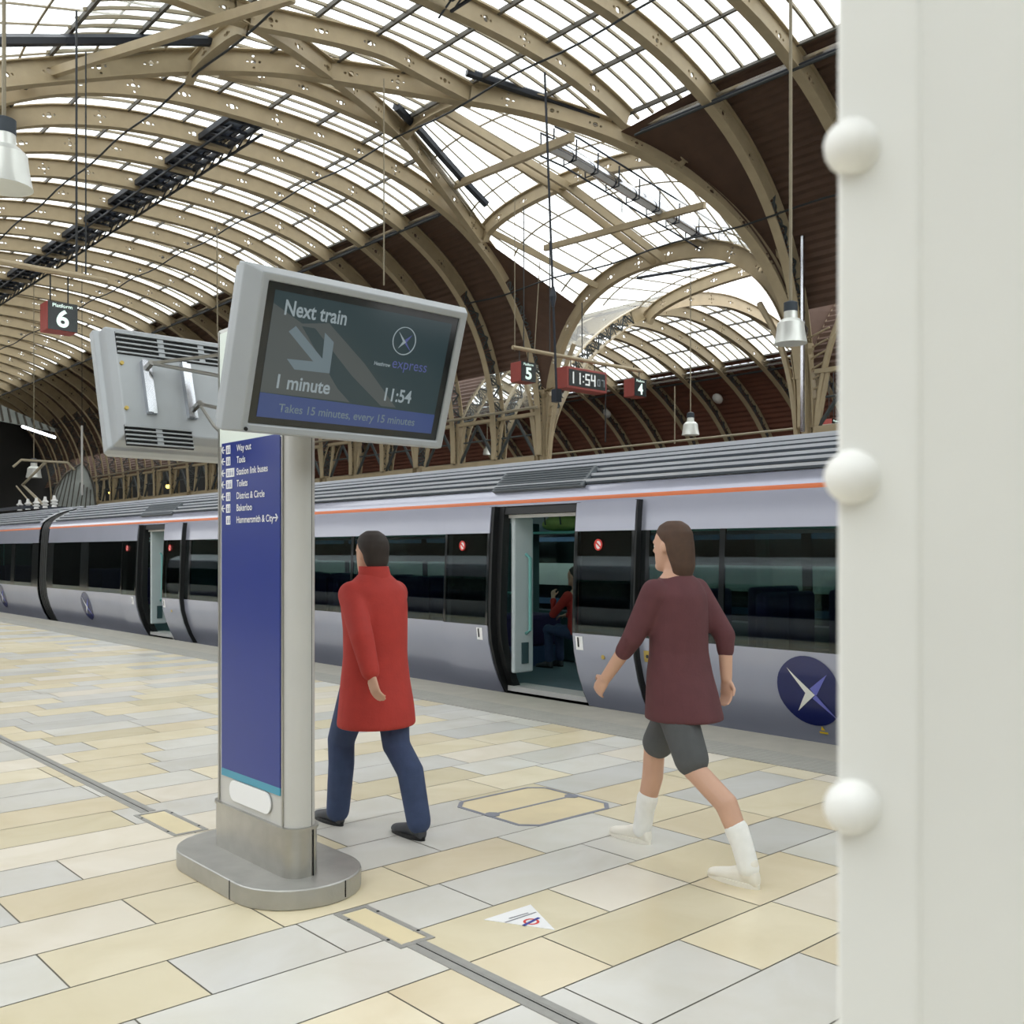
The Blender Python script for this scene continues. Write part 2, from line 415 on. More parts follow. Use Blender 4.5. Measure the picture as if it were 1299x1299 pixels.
# ------------------------------------------------------------------ setting: floors and walls
def floor_slabs():
    me_v, me_f, cols = [], [], []
    pal = [(226,214,184),(231,221,195),(217,206,176),(212,210,203),(219,217,209),(206,205,200),(230,222,206),(222,209,180),(228,217,188),(214,212,206)]
    rnd = random.Random(21)
    fixed = {  # a few slabs read from the photograph: row -> (joint positions, colour picks)
    }
    k0 = -14
    for k in range(k0, 190):
        y0 = 2.115+.39*k; y1 = y0+.39; x = -4.55+rnd.random()*.2
        while x < 6.22:
            L = rnd.choice([.55,.65,.75,.85,.95,1.05]); x1 = min(6.24, x+L)
            if 6.24-x1 < .2: x1 = 6.24
            g = .0035; b = len(me_v)
            me_v += [(x+g,y0+g,0),(x1-g,y0+g,0),(x1-g,y1-g,0),(x+g,y1-g,0)]; me_f.append((b,b+1,b+2,b+3))
            c = lin(rnd.choice(pal)); j = 1.05+rnd.uniform(-.06,.03); cols.append(tuple(v*j for v in c[:3])+(1,))
            x = x1
    me = bpy.data.meshes.new('floor'); me.from_pydata(me_v, [], me_f)
    at = me.color_attributes.new('tone', 'FLOAT_COLOR', 'CORNER')
    for p in me.polygons:
        for li in p.loop_indices: at.data[li].color = cols[p.index]
    m = bpy.data.materials.new('polished_stone_slabs'); m.use_nodes = True; nt = m.node_tree; b = nt.nodes['Principled BSDF']
    a = nt.nodes.new('ShaderNodeAttribute'); a.attribute_name = 'tone'
    tc = nt.nodes.new('ShaderNodeTexCoord'); n = nt.nodes.new('ShaderNodeTexNoise'); n.inputs['Scale'].default_value = 2.2; n.inputs['Detail'].default_value = 8
    n.inputs['Distortion'].default_value = .8
    nt.links.new(tc.outputs['Object'], n.inputs['Vector'])
    rp = nt.nodes.new('ShaderNodeValToRGB'); rp.color_ramp.elements[0].color = (.92,.905,.86,1); rp.color_ramp.elements[1].color = (1,1,1,1)
    rp.color_ramp.elements[0].position = .3; rp.color_ramp.elements[1].position = .65
    nt.links.new(n.outputs['Fac'], rp.inputs[0])
    mx = nt.nodes.new('ShaderNodeMix'); mx.data_type = 'RGBA'; mx.blend_type = 'MULTIPLY'; mx.inputs['Factor'].default_value = 1
    nt.links.new(a.outputs['Color'], mx.inputs['A']); nt.links.new(rp.outputs['Color'], mx.inputs['B']); nt.links.new(mx.outputs['Result'], b.inputs['Base Color'])
    b.inputs['Roughness'].default_value = .26; b.inputs['Specular IOR Level'].default_value = .45
    me.materials.append(m)
    return me
fl = bpy.data.objects.new('floor', floor_slabs()); COL.objects.link(fl); tag(fl, 'cream and grey stone slab platform floor', 'floor', kind='structure')
g = MB(); g.box((-4.6, -6.6, -.9), (6.25, YEND, -.004)); struct('grout', g, M['grout'], None, fl)
g = MB(); g.box((6.66, -6.6, -.9), (7.24, YEND, 0.0)); struct('trim_1', g, M['coping'], 'pale stone coping along the platform edge')
def tactile():
    m = mat('tactile_paving', (160, 158, 150), .55, 0, .08, 6); nt = m.node_tree; b = nt.nodes['Principled BSDF']
    tc = nt.nodes.new('ShaderNodeTexCoord'); vo = nt.nodes.new('ShaderNodeTexVoronoi'); vo.inputs['Scale'].default_value = 16; vo.inputs['Randomness'].default_value = 0
    nt.links.new(tc.outputs['Object'], vo.inputs['Vector'])
    bp = nt.nodes.new('ShaderNodeBump'); bp.invert = True; bp.inputs['Distance'].default_value = .012; bp.inputs['Strength'].default_value = .9
    nt.links.new(vo.outputs['Distance'], bp.inputs['Height']); nt.links.new(bp.outputs['Normal'], b.inputs['Normal']); return m
g = MB(); g.box((6.245, -6.6, -.9), (6.655, YEND, 0.003)); struct('trim_2', g, tactile(), 'grey blistered tactile strip beside the platform coping')
g = MB(); g.box((7.24, -6, -1.1), (17.3, YEND, -.95)); struct('floor_track', g, M['ballast'], 'dark ballast of the two tracks below the platform')
g = MB(); g.box((17.3, -6, -.95), (30.5, YEND, 0)); struct('floor_far_platform', g, M['concrete'], 'grey concrete of the next island platform')
g = MB(); g.box((30.5, -6, -1.1), (46, YEND, -.95)); struct('floor_far_track', g, M['ballast'], 'dark ballast of the tracks past the next platform')
g = MB(); g.box((46, -18, -1), (46.4, YEND, Z0+.6)); struct('wall_right', g, M['clad_red'], 'red-brown boarded side wall of the farther roof span')
g = MB(); g.box((-18.4, YEND, -1), (46.4, YEND+.4, 14.4)); struct('wall_far', g, M['darkwall'], 'dark end wall closing the train shed')
g = MB(); g.box((-18.4, -18, -1), (-18, YEND, 6)); struct('wall_left', g, M['tanwall'], 'unseen tan side wall of the span, added to limit side light')  # added out of view to keep low daylight off the train
g = MB(); g.box((-18.4, -7.0, -1), (46.4, -6.6, 6.0)); struct('wall_back', g, M['tanwall'], 'unseen tan wall across the platform heads, added to limit light')  # added behind the camera to hold back low daylight
g = MB(); g.box((-18.4, -6.85, 6.0), (46.4, -6.8, 14.4)); struct('window_1', g, M['roof_glass'], 'glazed end screen over the head of the platforms')
g = MB(); g.box((-18, -6.6, -1.1), (-4.6, YEND, -.95)); struct('floor_side', g, M['ballast'], 'dark ballast of the track on the other face of the platform')

# ------------------------------------------------------------------ roof: glazing, boarding
ceil = thing('ceiling', 'arched glass and brown boarded train shed roof', 'ceiling'); ceil['kind'] = 'structure'
def span_slice(P, N, x0, x1, d):
    return [p-n*d for p, n in zip(P, N) if x0 <= p.x <= x1]
PAf = arc_profile(XM, AA, BB, NN, 260); NAf = normals2(PAf)
PBf = arc_profile(XB, AB, BB2, NB2, 240); NBf = normals2(PBf)
def glaze_bay(P, N, xm, edge, w):
    """local mesh of one bay 0..w : (glass, bars, purlins)"""
    gp = [p for p in off(P, N, .36) if abs(p.x-xm) <= edge]
    n = len(gp); g = MB()
    g.add([(p.x, 0, p.z) for p in gp]+[(p.x, w, p.z) for p in gp], [(i, i+1, n+i+1, n+i) for i in range(n-1)])
    b = MB(); nb = 5
    rs = resample(gp, .55)
    for k in range(1, nb):
        y = w*k/nb; pts = [V((p.x, y, p.z)) for p in rs]; S, D = frames(pts, plane=(0, 1, 0)); b.sweep(pts, S, D, rect(-.028, .028, 0.0, .07))
    pu = MB(); rs = resample(gp, 1.55)
    for i, p in enumerate(rs):
        t = (rs[min(i+1, len(rs)-1)]-rs[max(i-1, 0)]).normalized(); nn = V((t.z, 0, -t.x))
        pu.obox(p+nn*.08+V((0, w/2, 0)), t, V((0, 1, 0)), nn, .026, w/2, .045)
        pu.obox(p+nn*.2+V((0, .04, 0)), t, V((0, 1, 0)), nn, .03, .03, .12)
    return g, b, pu
def strip(P, N, x0, x1, y0, y1, d=.30, step=.11, amp=.022):
    """corrugated boarding between two X positions"""
    mb = MB(); q = [p for p in off(P, N, d) if x0 <= p.x <= x1]; q = resample(q, step)
    pts = []
    for i, p in enumerate(q):
        t = (q[min(i+1, len(q)-1)]-q[max(i-1, 0)]).normalized(); nn = V((t.z, 0, -t.x)); pts.append(p+nn*(amp if i % 2 else -amp)); 
    n = len(pts)
    mb.add([(p.x, y0, p.z) for p in pts]+[(p.x, y1, p.z) for p in pts], [(i, i+1, n+i+1, n+i) for i in range(n-1)])
    t2 = MB(); return mb
ga, ba, pa = glaze_bay(PAf, NAf, XM, EDGE, BAY)
meg, meb, mep = ga.mesh('glazing', M['roof_glass']), ba.mesh('glazing_bars', M['bar']), pa.mesh('purlins', M['purlin'])
gb, bb, pb = glaze_bay(PBf, NBf, XB, 6.0, BAY)
mgb, mbb, mpb = gb.mesh('glazing', M['roof_glass']), bb.mesh('glazing_bars', M['bar']), pb.mesh('purlins', M['purlin'])
def link_mesh(name, me, loc, parent):
    o = bpy.data.objects.new(name, me); COL.objects.link(o); o.parent = parent; o.location = loc; o['kind'] = 'structure'; return o
for k in range(NBAY):
    for nm, me in (('glazing', meg), ('glazing_bars', meb), ('purlins', mep)): link_mesh(nm, me, (0, YF+BAY*k, 0), ceil)
    for nm, me in (('glazing', mgb), ('glazing_bars', mbb), ('purlins', mpb)): link_mesh(nm, me, (0, YF+BAY*k, 0), ceil)
for k in range(1, 10):
    for nm, me in (('glazing', meg), ('glazing_bars', meb), ('purlins', mep)): link_mesh(nm, me, (0, YN-BAY*k, 0), ceil)
    if k < 6:
        for nm, me in (('glazing', mgb), ('glazing_bars', mbb), ('purlins', mpb)): link_mesh(nm, me, (0, YN-BAY*k, 0), ceil)
# the vault over the camera's own side (same shape, one span to the left)
for y0, n in ((YN-BAY*9, 9), (YF, NBAY)):
    g = MB(); gp = [p for p in off(PA, NA, .36) if abs(p.x-XM) <= EDGE]; m_ = len(gp)
    g.add([(p.x-2*AA, y0, p.z) for p in gp]+[(p.x-2*AA, y0+BAY*n, p.z) for p in gp], [(i, i+1, m_+i+1, m_+i) for i in range(m_-1)])
    struct('glazing', g, M['roof_glass'], None, ceil)
for x0, x1 in ((3.03, XM-EDGE+.15), (XM+EDGE-.15, 24.0)):
    struct('boarding', strip(PAf, NAf, x0, x1, YF, YEND), M['clad'], None, ceil)
    struct('boarding', strip(PAf, NAf, x0, x1, YN-BAY*9, YN), M['clad'], None, ceil)
    P2 = [p-V((2*AA, 0, 0)) for p in PAf]
    struct('boarding', strip(P2, NAf, x0-2*AA, x1-2*AA, -7, YEND), M['clad'], None, ceil)
struct('boarding', strip(PBf, NBf, 24.02, XB-6+.15, YF+BAY*2, YEND), M['clad'], None, ceil)
g = MB(); gp = [p for p in off(PB, NB, .36) if 24.02 <= p.x <= XB-5.9]; m_ = len(gp)  # glass added in place of boarding so sky brightens the haunch
g.add([(p.x, YF, p.z) for p in gp]+[(p.x, YF+BAY*2, p.z) for p in gp], [(i, i+1, m_+i+1, m_+i) for i in range(m_-1)]); struct('glazing', g, M['roof_glass'], None, ceil)
struct('boarding', strip(PBf, NBf, XB+6-.15, 46.2, -7, YEND, step=.16), M['clad_red'], None, ceil)
struct('boarding', strip(PBf, NBf, 24.02, XB-6+.15, -7, YN), M['clad'], None, ceil)
# crossing: glass over the middle, bounded by the diagonal ribs
def xr(y):
    if y < 19.9: return min(XM+EDGE, 24-(y-14.7)/.7)
    if y < 23.2: return 16.62
    return min(20.8, 16.67+(y-23.2)*(21.1-16.67)/1.9)
g, b_, p_ = MB(), MB(), MB()
ys = [YN+(YF-YN)*i/44 for i in range(45)]; nx = 40
vs = []
def a_at(x): 
    e = .05; n = V(((zA(x+e)-zA(x-e))/(2*e), 0, -1)).normalized(); return V((x, 0, zA(x)))-n*.36
for y in ys:
    x1 = xr(y); x0 = XM-EDGE
    for i in range(nx+1): q = a_at(x0+(x1-x0)*i/nx); vs.append((q.x, y, q.z))
g.add(vs, [(j*(nx+1)+i, j*(nx+1)+i+1, (j+1)*(nx+1)+i+1, (j+1)*(nx+1)+i) for j in range(44) for i in range(nx)])
struct('glazing', g, M['roof_glass'], None, ceil)
y = YN+.48
while y < YF:
    x1 = xr(y); pts = resample([V((a_at(XM-EDGE+(x1-XM+EDGE)*i/40).x, y, a_at(XM-EDGE+(x1-XM+EDGE)*i/40).z)) for i in range(41)], .6)
    S, D = frames(pts, plane=(0, 1, 0)); b_.sweep(pts, S, D, rect(-.028, .028, 0, .07)); y += .48
x = XM-EDGE+.1
while x < XM+EDGE:
    q = a_at(x); run = [yy for yy in ys if xr(yy) > x+.02]
    if run:
        segs = [[run[0], run[0]]]
        for yy in run:
            if yy-segs[-1][1] < .5: segs[-1][1] = yy
            else: segs.append([yy, yy])
        for y0, y1 in segs:
            if y1-y0 > .3: p_.box((q.x-.035, y0, q.z-.14), (q.x+.035, y1, q.z-.03))
    x += 1.5
struct('glazing_bars', b_, M['bar'], None, ceil); struct('purlins', p_, M['purlin'], None, ceil)
# transept vault: arches in planes across the near vault, carried down to the column row and on over the far span
def arch_pts(x, y0, h0, y1, h1, crown, n=28, e=2.5):
    out = []
    for i in range(n+1):
        q = math.pi*i/n; c, s_ = math.cos(q), math.sin(q); f = .5-.5*math.copysign(abs(c)**(2/e), c)
        base = h0+(h1-h0)*f; out.append(V((x, y0+(y1-y0)*f, EYE+base+(crown-(h0+h1)/2)*abs(s_)**(2/e))))
    return out
A16 = arch_pts(16.62, 23.2, 11.96, 19.9, 11.92, 12.18, e=2.0)
A21 = arch_pts(21.1, 25.0, 10.3, 16.75, 10.27, 11.15, e=2.0)
A24 = arch_pts(24.0, 25.1, 3.37, 14.75, 3.37, 9.2)
A29 = arch_pts(29.4, 25.0, 8.85, 15.0, 8.85, 9.9, e=2.0)
up = V((0, 0, .32))
def loft(curves, n=6, s0=0, s1=None):
    """grid of points between successive curves"""
    rows = []
    for a, b in zip(curves[:-1], curves[1:]):
        for k in range(n): rows.append([p.lerp(q, k/n) for p, q in zip(a, b)])
    rows.append(list(curves[-1])); return rows
def grid_mesh(rows, lift=up):
    mb = MB(); m_ = len(rows[0]); mb.add([p+lift for r in rows for p in r], [(j*m_+i, j*m_+i+1, (j+1)*m_+i+1, (j+1)*m_+i) for j in range(len(rows)-1) for i in range(m_-1)]); return mb
i0, i1 = 8, 21          # part of the column-row arch that carries glass; below it is boarded
A24m = [A24[i0+int(0)] .lerp(A24[i0], 0) if False else None for _ in ()]
def sub(c, i0, i1, n=28):
    seg = resample(c[i0:i1+1], .02); return [seg[int(round(k*(len(seg)-1)/n))] for k in range(n+1)]
A24g = sub(A24, i0, i1)
rowsT = loft([A16, A21, A24g], 6)
struct('glazing', grid_mesh(rowsT), M['roof_glass'], None, ceil)
rowsU = loft([A24g, sub(A29, 2, 26)], 6)
struct('glazing', grid_mesh(rowsU), M['roof_glass'], None, ceil)
b_ = MB(); p_ = MB()
for rows in (rowsT, rowsU):
    for i in range(1, 28, 2): b_.tube([r[i]+up*.8 for r in rows], .026, 4)
    for r in rows[2::3]: p_.tube([q+up*.75 for q in r], .028, 4)
struct('glazing_bars', b_, M['bar'], None, ceil); struct('purlins', p_, M['bar'], None, ceil)
# the same transept glass on the other side of the near vault
mir = lambda p: V((2*XM-p.x, p.y, p.z))
rowsL = [[mir(p) for p in r] for r in rowsT]
struct('glazing', grid_mesh(rowsL), M['roof_glass'], None, ceil)
b_ = MB()
for i in range(1, 28, 2): b_.tube([r[i]+up*.8 for r in rowsL], .028, 4)
for r in rowsL[1::2]: b_.tube([q+up*.75 for q in r], .03, 4)
struct('glazing_bars', b_, M['bar'], None, ceil)
# haunches between the transept glass and the edge ribs of the farther vault
def haunch(edge, y, m):
    e2 = resample(edge, .02); e2 = [e2[int(k*(len(e2)-1)/24)] for k in range(25)]
    rbv = resample([V((24+5.4*k/60, y, zB(24+5.4*k/60))) for k in range(61)], .02); rbv = [rbv[int(k*(len(rbv)-1)/24)] for k in range(25)]
    struct('glazing' if m == 'roof_glass' else 'boarding', grid_mesh([[p.lerp(q, f) for p, q in zip(e2, rbv)] for f in (0, .25, .5, .75, 1)], V((0, 0, .3))), M[m], None, ceil)
haunch(A24[0:i0+1]+[A29[2]], YF, 'roof_glass'); haunch([A24[28-k] for k in range(0, 28-i1+1)]+[A29[26]], YN, 'clad')
# boarded spandrels below the transept glass
def rib_curve(y, x0, x1, n): 
    return [V((x0+(x1-x0)*i/n, y, zA(x0+(x1-x0)*i/n))) for i in range(n+1)]
far_low = resample([V((p.x, YF, p.z)) for p in PAf if p.x >= 21.1], .05); far_low = [far_low[int(k*(len(far_low)-1)/20)] for k in range(21)][::-1]
seg = resample(A24[0:i0+1], .02); a24far = [seg[int(k*(len(seg)-1)/20)] for k in range(21)]
struct('boarding', grid_mesh([[p.lerp(q, f) for p, q in zip(far_low, a24far)] for f in (0, .25, .5, .75, 1)], V((0, 0, .15))), M['clad'], None, ceil)
near_low = [V((21.1+(2.88)*k/20, 16.75-(2.0)*k/20, zA(21.1+2.88*k/20))) for k in range(21)][::-1]
seg = resample(A24[i1:29], .02)[::-1]; a24near = [seg[int(k*(len(seg)-1)/20)] for k in range(21)]
struct('boarding', grid_mesh([[p.lerp(q, f) for p, q in zip(near_low, a24near)] for f in (0, .25, .5, .75, 1)], V((0, 0, .15))), M['clad'], None, ceil)
# boarding between the near edge rib and the diagonal rib
rows = []
for k in range(15):
    x = 19.6+(24-19.6)*k/14; q = a_at(min(x, 23.9)); y1 = 14.75+(24-x)*.69+.12; rows.append([V((q.x, YN+(y1-YN)*f, q.z-.02-.3*f)) for f in (0, .5, 1)])
struct('boarding', grid_mesh(rows, V((0, 0, 0))), M['clad'], None, ceil)

# ------------------------------------------------------------------ roof ribs
def rib_meshes(P, N, xm, lo_z, cut=None):
    if cut is not None:
        keep = [i for i, p in enumerate(P) if p.x >= cut]; P = [P[i] for i in keep]; N = [N[i] for i in keep]
    S = [V((0, 1, 0))]*len(P)
    ups = [i for i, p in enumerate(P) if p.z >= lo_z]
    a, b = ups[0], ups[-1]; web = MB()
    pierced(web, P[a:b+1], S[a:b+1], N[a:b+1], -.24, .24)
    fl_ = MB(); fl_.sweep(P, S, [n*1 for n in N], rect(-.13, .13, .24, .27)); fl_.sweep(P, S, N, rect(-.10, .10, -.27, -.24))
    trs = []
    for Q, NQ in ((P[:a+1], N[:a+1]), (P[b:], N[b:])):
        tr = MB()
        if len(Q) < 3: continue
        if Q[0].z > Q[-1].z: Q, NQ = Q[::-1], NQ[::-1]
        for i in range(len(Q)-1):
            o0 = Q[i]+NQ[i]*.24; o1 = Q[i+1]+NQ[i+1]*.24; c0 = Q[i]-NQ[i]*.24; c1 = Q[i+1]-NQ[i+1]*.24
            tr.tube([o0, c1] if i % 2 else [c0, o1], .035, 5)
            mid = (o0+c1)/2; tr.tube([mid+V((math.cos(t*math.pi/5)*.13, 0, math.sin(t*math.pi/5)*.13)) for t in range(11)], .022, 4)
            tr.tube([o0, c0], .02, 4)
        trs.append(('tracery', tr.mesh('tracery', M['rib_dark'])))
    return [('web', web.mesh('web', M['rib'])), ('flange', fl_.mesh('flange', M['rib']))]+trs
RA = rib_meshes(PA, NA, XM, 10.4, 4.9); RB = rib_meshes(PB, NB, XB, 10.4)
def rib(meshes, y, label, group):
    t = thing('roof_rib', label, 'roof rib', (0, y, 0), group)
    for nm, me in meshes:
        o = bpy.data.objects.new(nm, me); COL.objects.link(o); o.parent = t
    return t
for k in range(NBAY):
    rib(RA, YF+BAY*k, f'{ORD[k]} pierced cream arch rib past the roof crossing in the near vault', 'arch ribs of the near vault')
for k in range(4):
    rib(RA, YN-BAY*k, f'{ORD[k]} pierced cream arch rib before the roof crossing, above the train', 'arch ribs of the near vault')
for k in range(12):
    rib(RB, YF+BAY*k, f'{ORD[k]} cream rib past the crossing in the farther vault over the brown wall', 'arch ribs of the farther vault')
for k in range(4):
    rib(RB, YN-BAY*k, f'{ORD[k]} cream rib before the crossing in the farther vault over the brown wall', 'arch ribs of the farther vault')
def member(name, label, pts, cat='roof rib', d=.22, fw=.12, plane=None, holes=True, group='ribs of the roof crossing', step=.3, m='rib'):
    pts = resample(smooth_path(pts, 2), step)
    S, D = frames(pts, inward=vault_in) if plane is None else frames(pts, plane=plane)
    t = thing(name, label, cat, tuple(pts[0]), group)
    wb = MB()
    if holes: pierced(wb, pts, S, D, -d, d, pitch=1.2)
    else: wb.sweep(pts, S, D, rect(-.03, .03, -d, d))
    wb.build('web', M[m], t)
    f = MB(); f.sweep(pts, S, D, rect(-fw, fw, d, d+.03)); f.sweep(pts, S, D, rect(-fw, fw, -d-.03, -d)); f.build('flange', M[m], t)
    return t
ov = lambda L: [on_vault(*q) for q in L]
m1 = ov([(599,121),(644,137),(682,150),(731,166),(800,197),(837,222),(885,253),(927,287),(962,329)])
tail = [V((x, 14.75+(24-x)*.62, zA(x))) for x in (22.9, 23.3, 23.6, 23.8, 23.93)]+[V((23.97, 14.75, Z0))]
m1 = [q for q in resample([V((16.46+(23.99-16.46)*k/400, 14.75+(24-(16.46+(23.99-16.46)*k/400))*.69, zA(16.46+(23.99-16.46)*k/400))) for k in range(401)], .6)]
member('diagonal_rib', 'long diagonal rib sweeping down to the near crossing column', m1, d=.26, fw=.15)
member('crossing_rib', 'pierced rib running along the near side of the crossing lattice', ov([(150,-40),(240,-4),(315,21),(350,27),(433,45),(488,60),(540,90),(599,121)]))
member('diagonal_rib', 'broad pierced rib at the top of the far crossing lattice', ov([(-60,106),(0,96),(87,88),(184,80),(277,77),(364,81),(437,93),(523,107),(599,121)]), d=.25, fw=.14)
member('diagonal_rib', 'diagonal rib falling from the crossing centre to the far crossing column', ov([(300,12),(350,40),(385,64),(424,93),(470,130),(513,170),(545,210),(580,258),(611,301)]))
member('crossing_rib', 'pierced rib joining the far diagonal under the crossing lattice', ov([(277,86),(350,100),(395,114),(450,138),(482,152),(513,170)]), d=.2)
r0 = [V((p.x, 17.15, p.z)) for p in PA if 4.5 < p.x < 19.8]
member('roof_rib', 'pierced rib ending on the long diagonal rib, above the silver duct', r0, plane=(0, 1, 0), d=.24)
def arch(label, pts, d=.2, lab='transept_arch', holes=True):
    return member(lab, label, pts, 'roof arch', d=d, fw=.11, plane=(1, 0, 0), holes=holes, group='transept arches')
arch('short pierced arch closing the crossing lattice beside the skylight', A16, .18)
arch('wide pierced transept arch between the crossing column ribs', A21, .2)
arch('transept arch standing on the column row behind the train', A24, .24)
arch('transept arch over the farther span, past the column row', A29, .2)
arch('short pierced arch on the camera side of the crossing lattice', arch_pts(10.3, 23.4, 11.6, 20.2, 11.6, 11.85, e=2.0), .18)
def beam(name, label, p0, p1, w_=.06, h=.09, cat='roof beam', group='purlins of the crossing', m='rib'):
    t = (V(p1)-V(p0)); L = t.length; t.normalize(); s_ = t.cross(V((0, 0, 1))).normalized(); n = s_.cross(t)
    mb = MB(); mb.obox((V(p0)+V(p1))/2, t, s_, n, L/2, w_, h); o = mb.build(name, M[m]); return tag(o, label, cat, group)
N4 = V((16.62, 21.55, EYE+12.0)); E24 = V((24, 19.9, EYE+9.0))
for k, dy in enumerate((-.25, .15)):
    c = (A21[14]+V((0, .3+dy, -.25)))
    t = thing('ridge_purlin', ('near' if k == 0 else 'far')+' one of the twin cream ridge purlins running down the transept', 'roof beam', tuple(N4), 'twin transept ridge purlins')
    mb = MB(); pts = [N4+V((0, dy, 0)), c, E24+V((0, dy, 0))]
    for a, b in zip(pts[:-1], pts[1:]):
        d_ = (b-a).normalized(); s_ = d_.cross(V((0, 0, 1))).normalized(); mb.obox((a+b)/2, d_, s_, s_.cross(d_), (b-a).length/2, .05, .11)
    mb.build('beam', M['rib'], t)
beam('roof_strut', 'cream strut spanning the near mouth of the transept glass', PY(566,240,25.0), PY(726,174,17.2)+V((0,0,0)), .07, .1)
beam('roof_strut', 'cream strut across the middle of the transept glass', A21[6].lerp(A24g[4], .45), A21[25].lerp(A24g[24], .45), .06, .09)
beam('roof_strut', 'lower cream purlin along the far edge of the transept glass', A21[3], A24g[4], .05, .09)
beam('roof_strut', 'cream strut crossing the near end of the roof opening', PY(372,-4,17.2), PY(30,104,25.0), .07, .1)
# gutters: thick dark valley lines above the diagonals
def dark_line(name, label, pts, r=.09, cat='gutter', group='dark valley gutters', m='gantry'):
    mb = MB(); mb.tube(pts, r, 6); o = mb.build(name, M[m]); return tag(o, label, cat, group)
dark_line('valley_gutter', 'dark valley gutter beside the far diagonal rib', [p+V((0, -.1, .25)) for p in ov([(500,148),(530,178),(560,212),(590,245),(614,270)])], .13)
dark_line('valley_gutter', 'dark valley gutter above the long diagonal rib', [p+V((0, 0, .3)) for p in ov([(592,106),(640,122),(700,142),(760,164)])], .12)
dark_line('valley_gutter', 'dark gutter beam above the broad pierced rib', [p+V((0, 0, .1)) for p in ov([(-20,58),(80,57),(180,56),(290,58)])], .12)
dark_line('transept_rail', 'thin dark rail across the transept glass past the column row', [A24g[6].lerp(sub(A29,2,26)[6], .3)+V((0,0,.1)), A24g[22].lerp(sub(A29,2,26)[22], .7)+V((0,0,.1))], .05)
# gutter edges where glass meets boarding, conduits
for x_, z_, lab, r_ in ((XM+EDGE, 0, 'conduits along the lower edge of the vault glass above the platform', .06), ):
    t = thing('edge_conduit', lab, 'conduit', (x_, 0, zA(x_)))
    for dx_, dz_, rr, mm in ((.05, -.10, .05, 'gantry'), (-.2, -.28, .035, 'cable'), (.22, .12, .06, 'chrome')):
        mb = MB(); mb.tube([(x_+dx_, YN-BAY*5, zA(x_)+dz_), (x_+dx_, 17.0, zA(x_)+dz_)], rr, 6); mb.build('pipe', M[mm], t)
        mb = MB(); mb.tube([(x_+dx_, YF+.2, zA(x_)+dz_), (x_+dx_, YEND-1, zA(x_)+dz_)], rr, 6); mb.build('pipe', M[mm], t)
t = thing('edge_conduit', 'bright conduits where the farther vault glass meets the brown wall', 'conduit', (XB+6, 0, zB(XB+6)))
for dx_, dz_, rr, mm in ((.0, -.1, .09, 'chrome'), (.2, -.32, .05, 'cable'), (-.2, .05, .06, 'chrome')):
    mb = MB(); mb.tube([(XB+6+dx_, 6, zB(XB+6)+dz_), (XB+6+dx_, YEND-1, zB(XB+6)+dz_)], rr, 6); mb.build('pipe', M[mm], t)
for x_, lab in ((10.3, 'thin cable run on the camera side of the ridge gantry'), (16.15, 'thin cable run between the ridge gantry and the boarding'), (22.3, 'thin cable run in front of the brown boarding')):
    mb = MB(); pts = []
    y = 2.0
    while y < YEND-2: pts.append((x_, y, zA(x_)-.42-.05*math.sin(y*1.3))); y += .8
    mb.tube(pts, .028, 5); tag(mb.build('cable_run', M['cable']), lab, 'cable', 'cable runs under the vault')
# ridge gantry: a dark open tray with rails
gx = XM-.6; gz = zA(gx)-.10
gt = thing('ridge_gantry', 'dark maintenance gantry slung along the vault crown', 'gantry', (gx, 0, gz))
for y0, y1 in ((2, 16.9), (YF+.3, YEND-1)):
    mb = MB()
    for dx_ in (-.45, .45):
        mb.box((gx+dx_-.05, y0, gz-.05), (gx+dx_+.05, y1, gz+.12)); mb.box((gx+dx_-.03, y0, gz-.30), (gx+dx_+.03, y1, gz-.25))
    mb.build('side_rail', M['gantry'], gt)
    mb = MB(); y = y0+.3; k = 0
    while y < y1:
        mb.box((gx-.45, y-.04, gz-.03), (gx+.45, y+.04, gz+.05))
        mb.tube([(gx-.42, y, gz-.27), (gx-.42, y+.6, gz+.02)], .025, 5); mb.tube([(gx+.42, y, gz+.02), (gx+.42, y+.6, gz-.27)], .025, 5)
        y += .6
    mb.build('cross_bar', M['gantry'], gt)
    mb = MB(); mb.box((gx-.40, y0, gz+.06), (gx+.1, y1, gz+.1)); mb.build('deck', M['duct_dull'], gt)
    mb = MB(); mb.tube([(gx+.22, y0, gz+.1), (gx+.22, y1, gz+.1)], .09, 8); mb.build('pipe', M['chrome'], gt)
# silver duct of the transept
dp = [V((18.6, 19.3, EYE+11.0)), V((19.4, 19.15, EYE+10.85)), V((21.6, 18.7, EYE+10.15)), V((23.2, 18.35, EYE+9.65)), V((24.2, 18.0, EYE+9.2)), V((25.6, 17.6, EYE+9.3))]
t = thing('air_duct', 'shiny silver air duct running down beside the transept ridge', 'duct', tuple(dp[0]))
mb = MB(); mb.tube(resample(smooth_path(dp, 2), .3), .17, 14); mb.build('pipe', M['chrome'], t, smooth=True)
mb = MB()
for q in resample(dp, .75): mb.tube([q+V((0, -.26, .35)), q+V((0, -.24, -.2)), q+V((0, .24, -.2)), q+V((0, .26, .35))], .025, 5)
mb.tube([q+V((0, -.28, .4)) for q in dp], .03, 5); mb.tube([q+V((0, .28, .4)) for q in dp], .03, 5); mb.tube([q+V((0, .28, -.22)) for q in dp], .03, 5)
mb.build('cradle', M['gantry'], t)

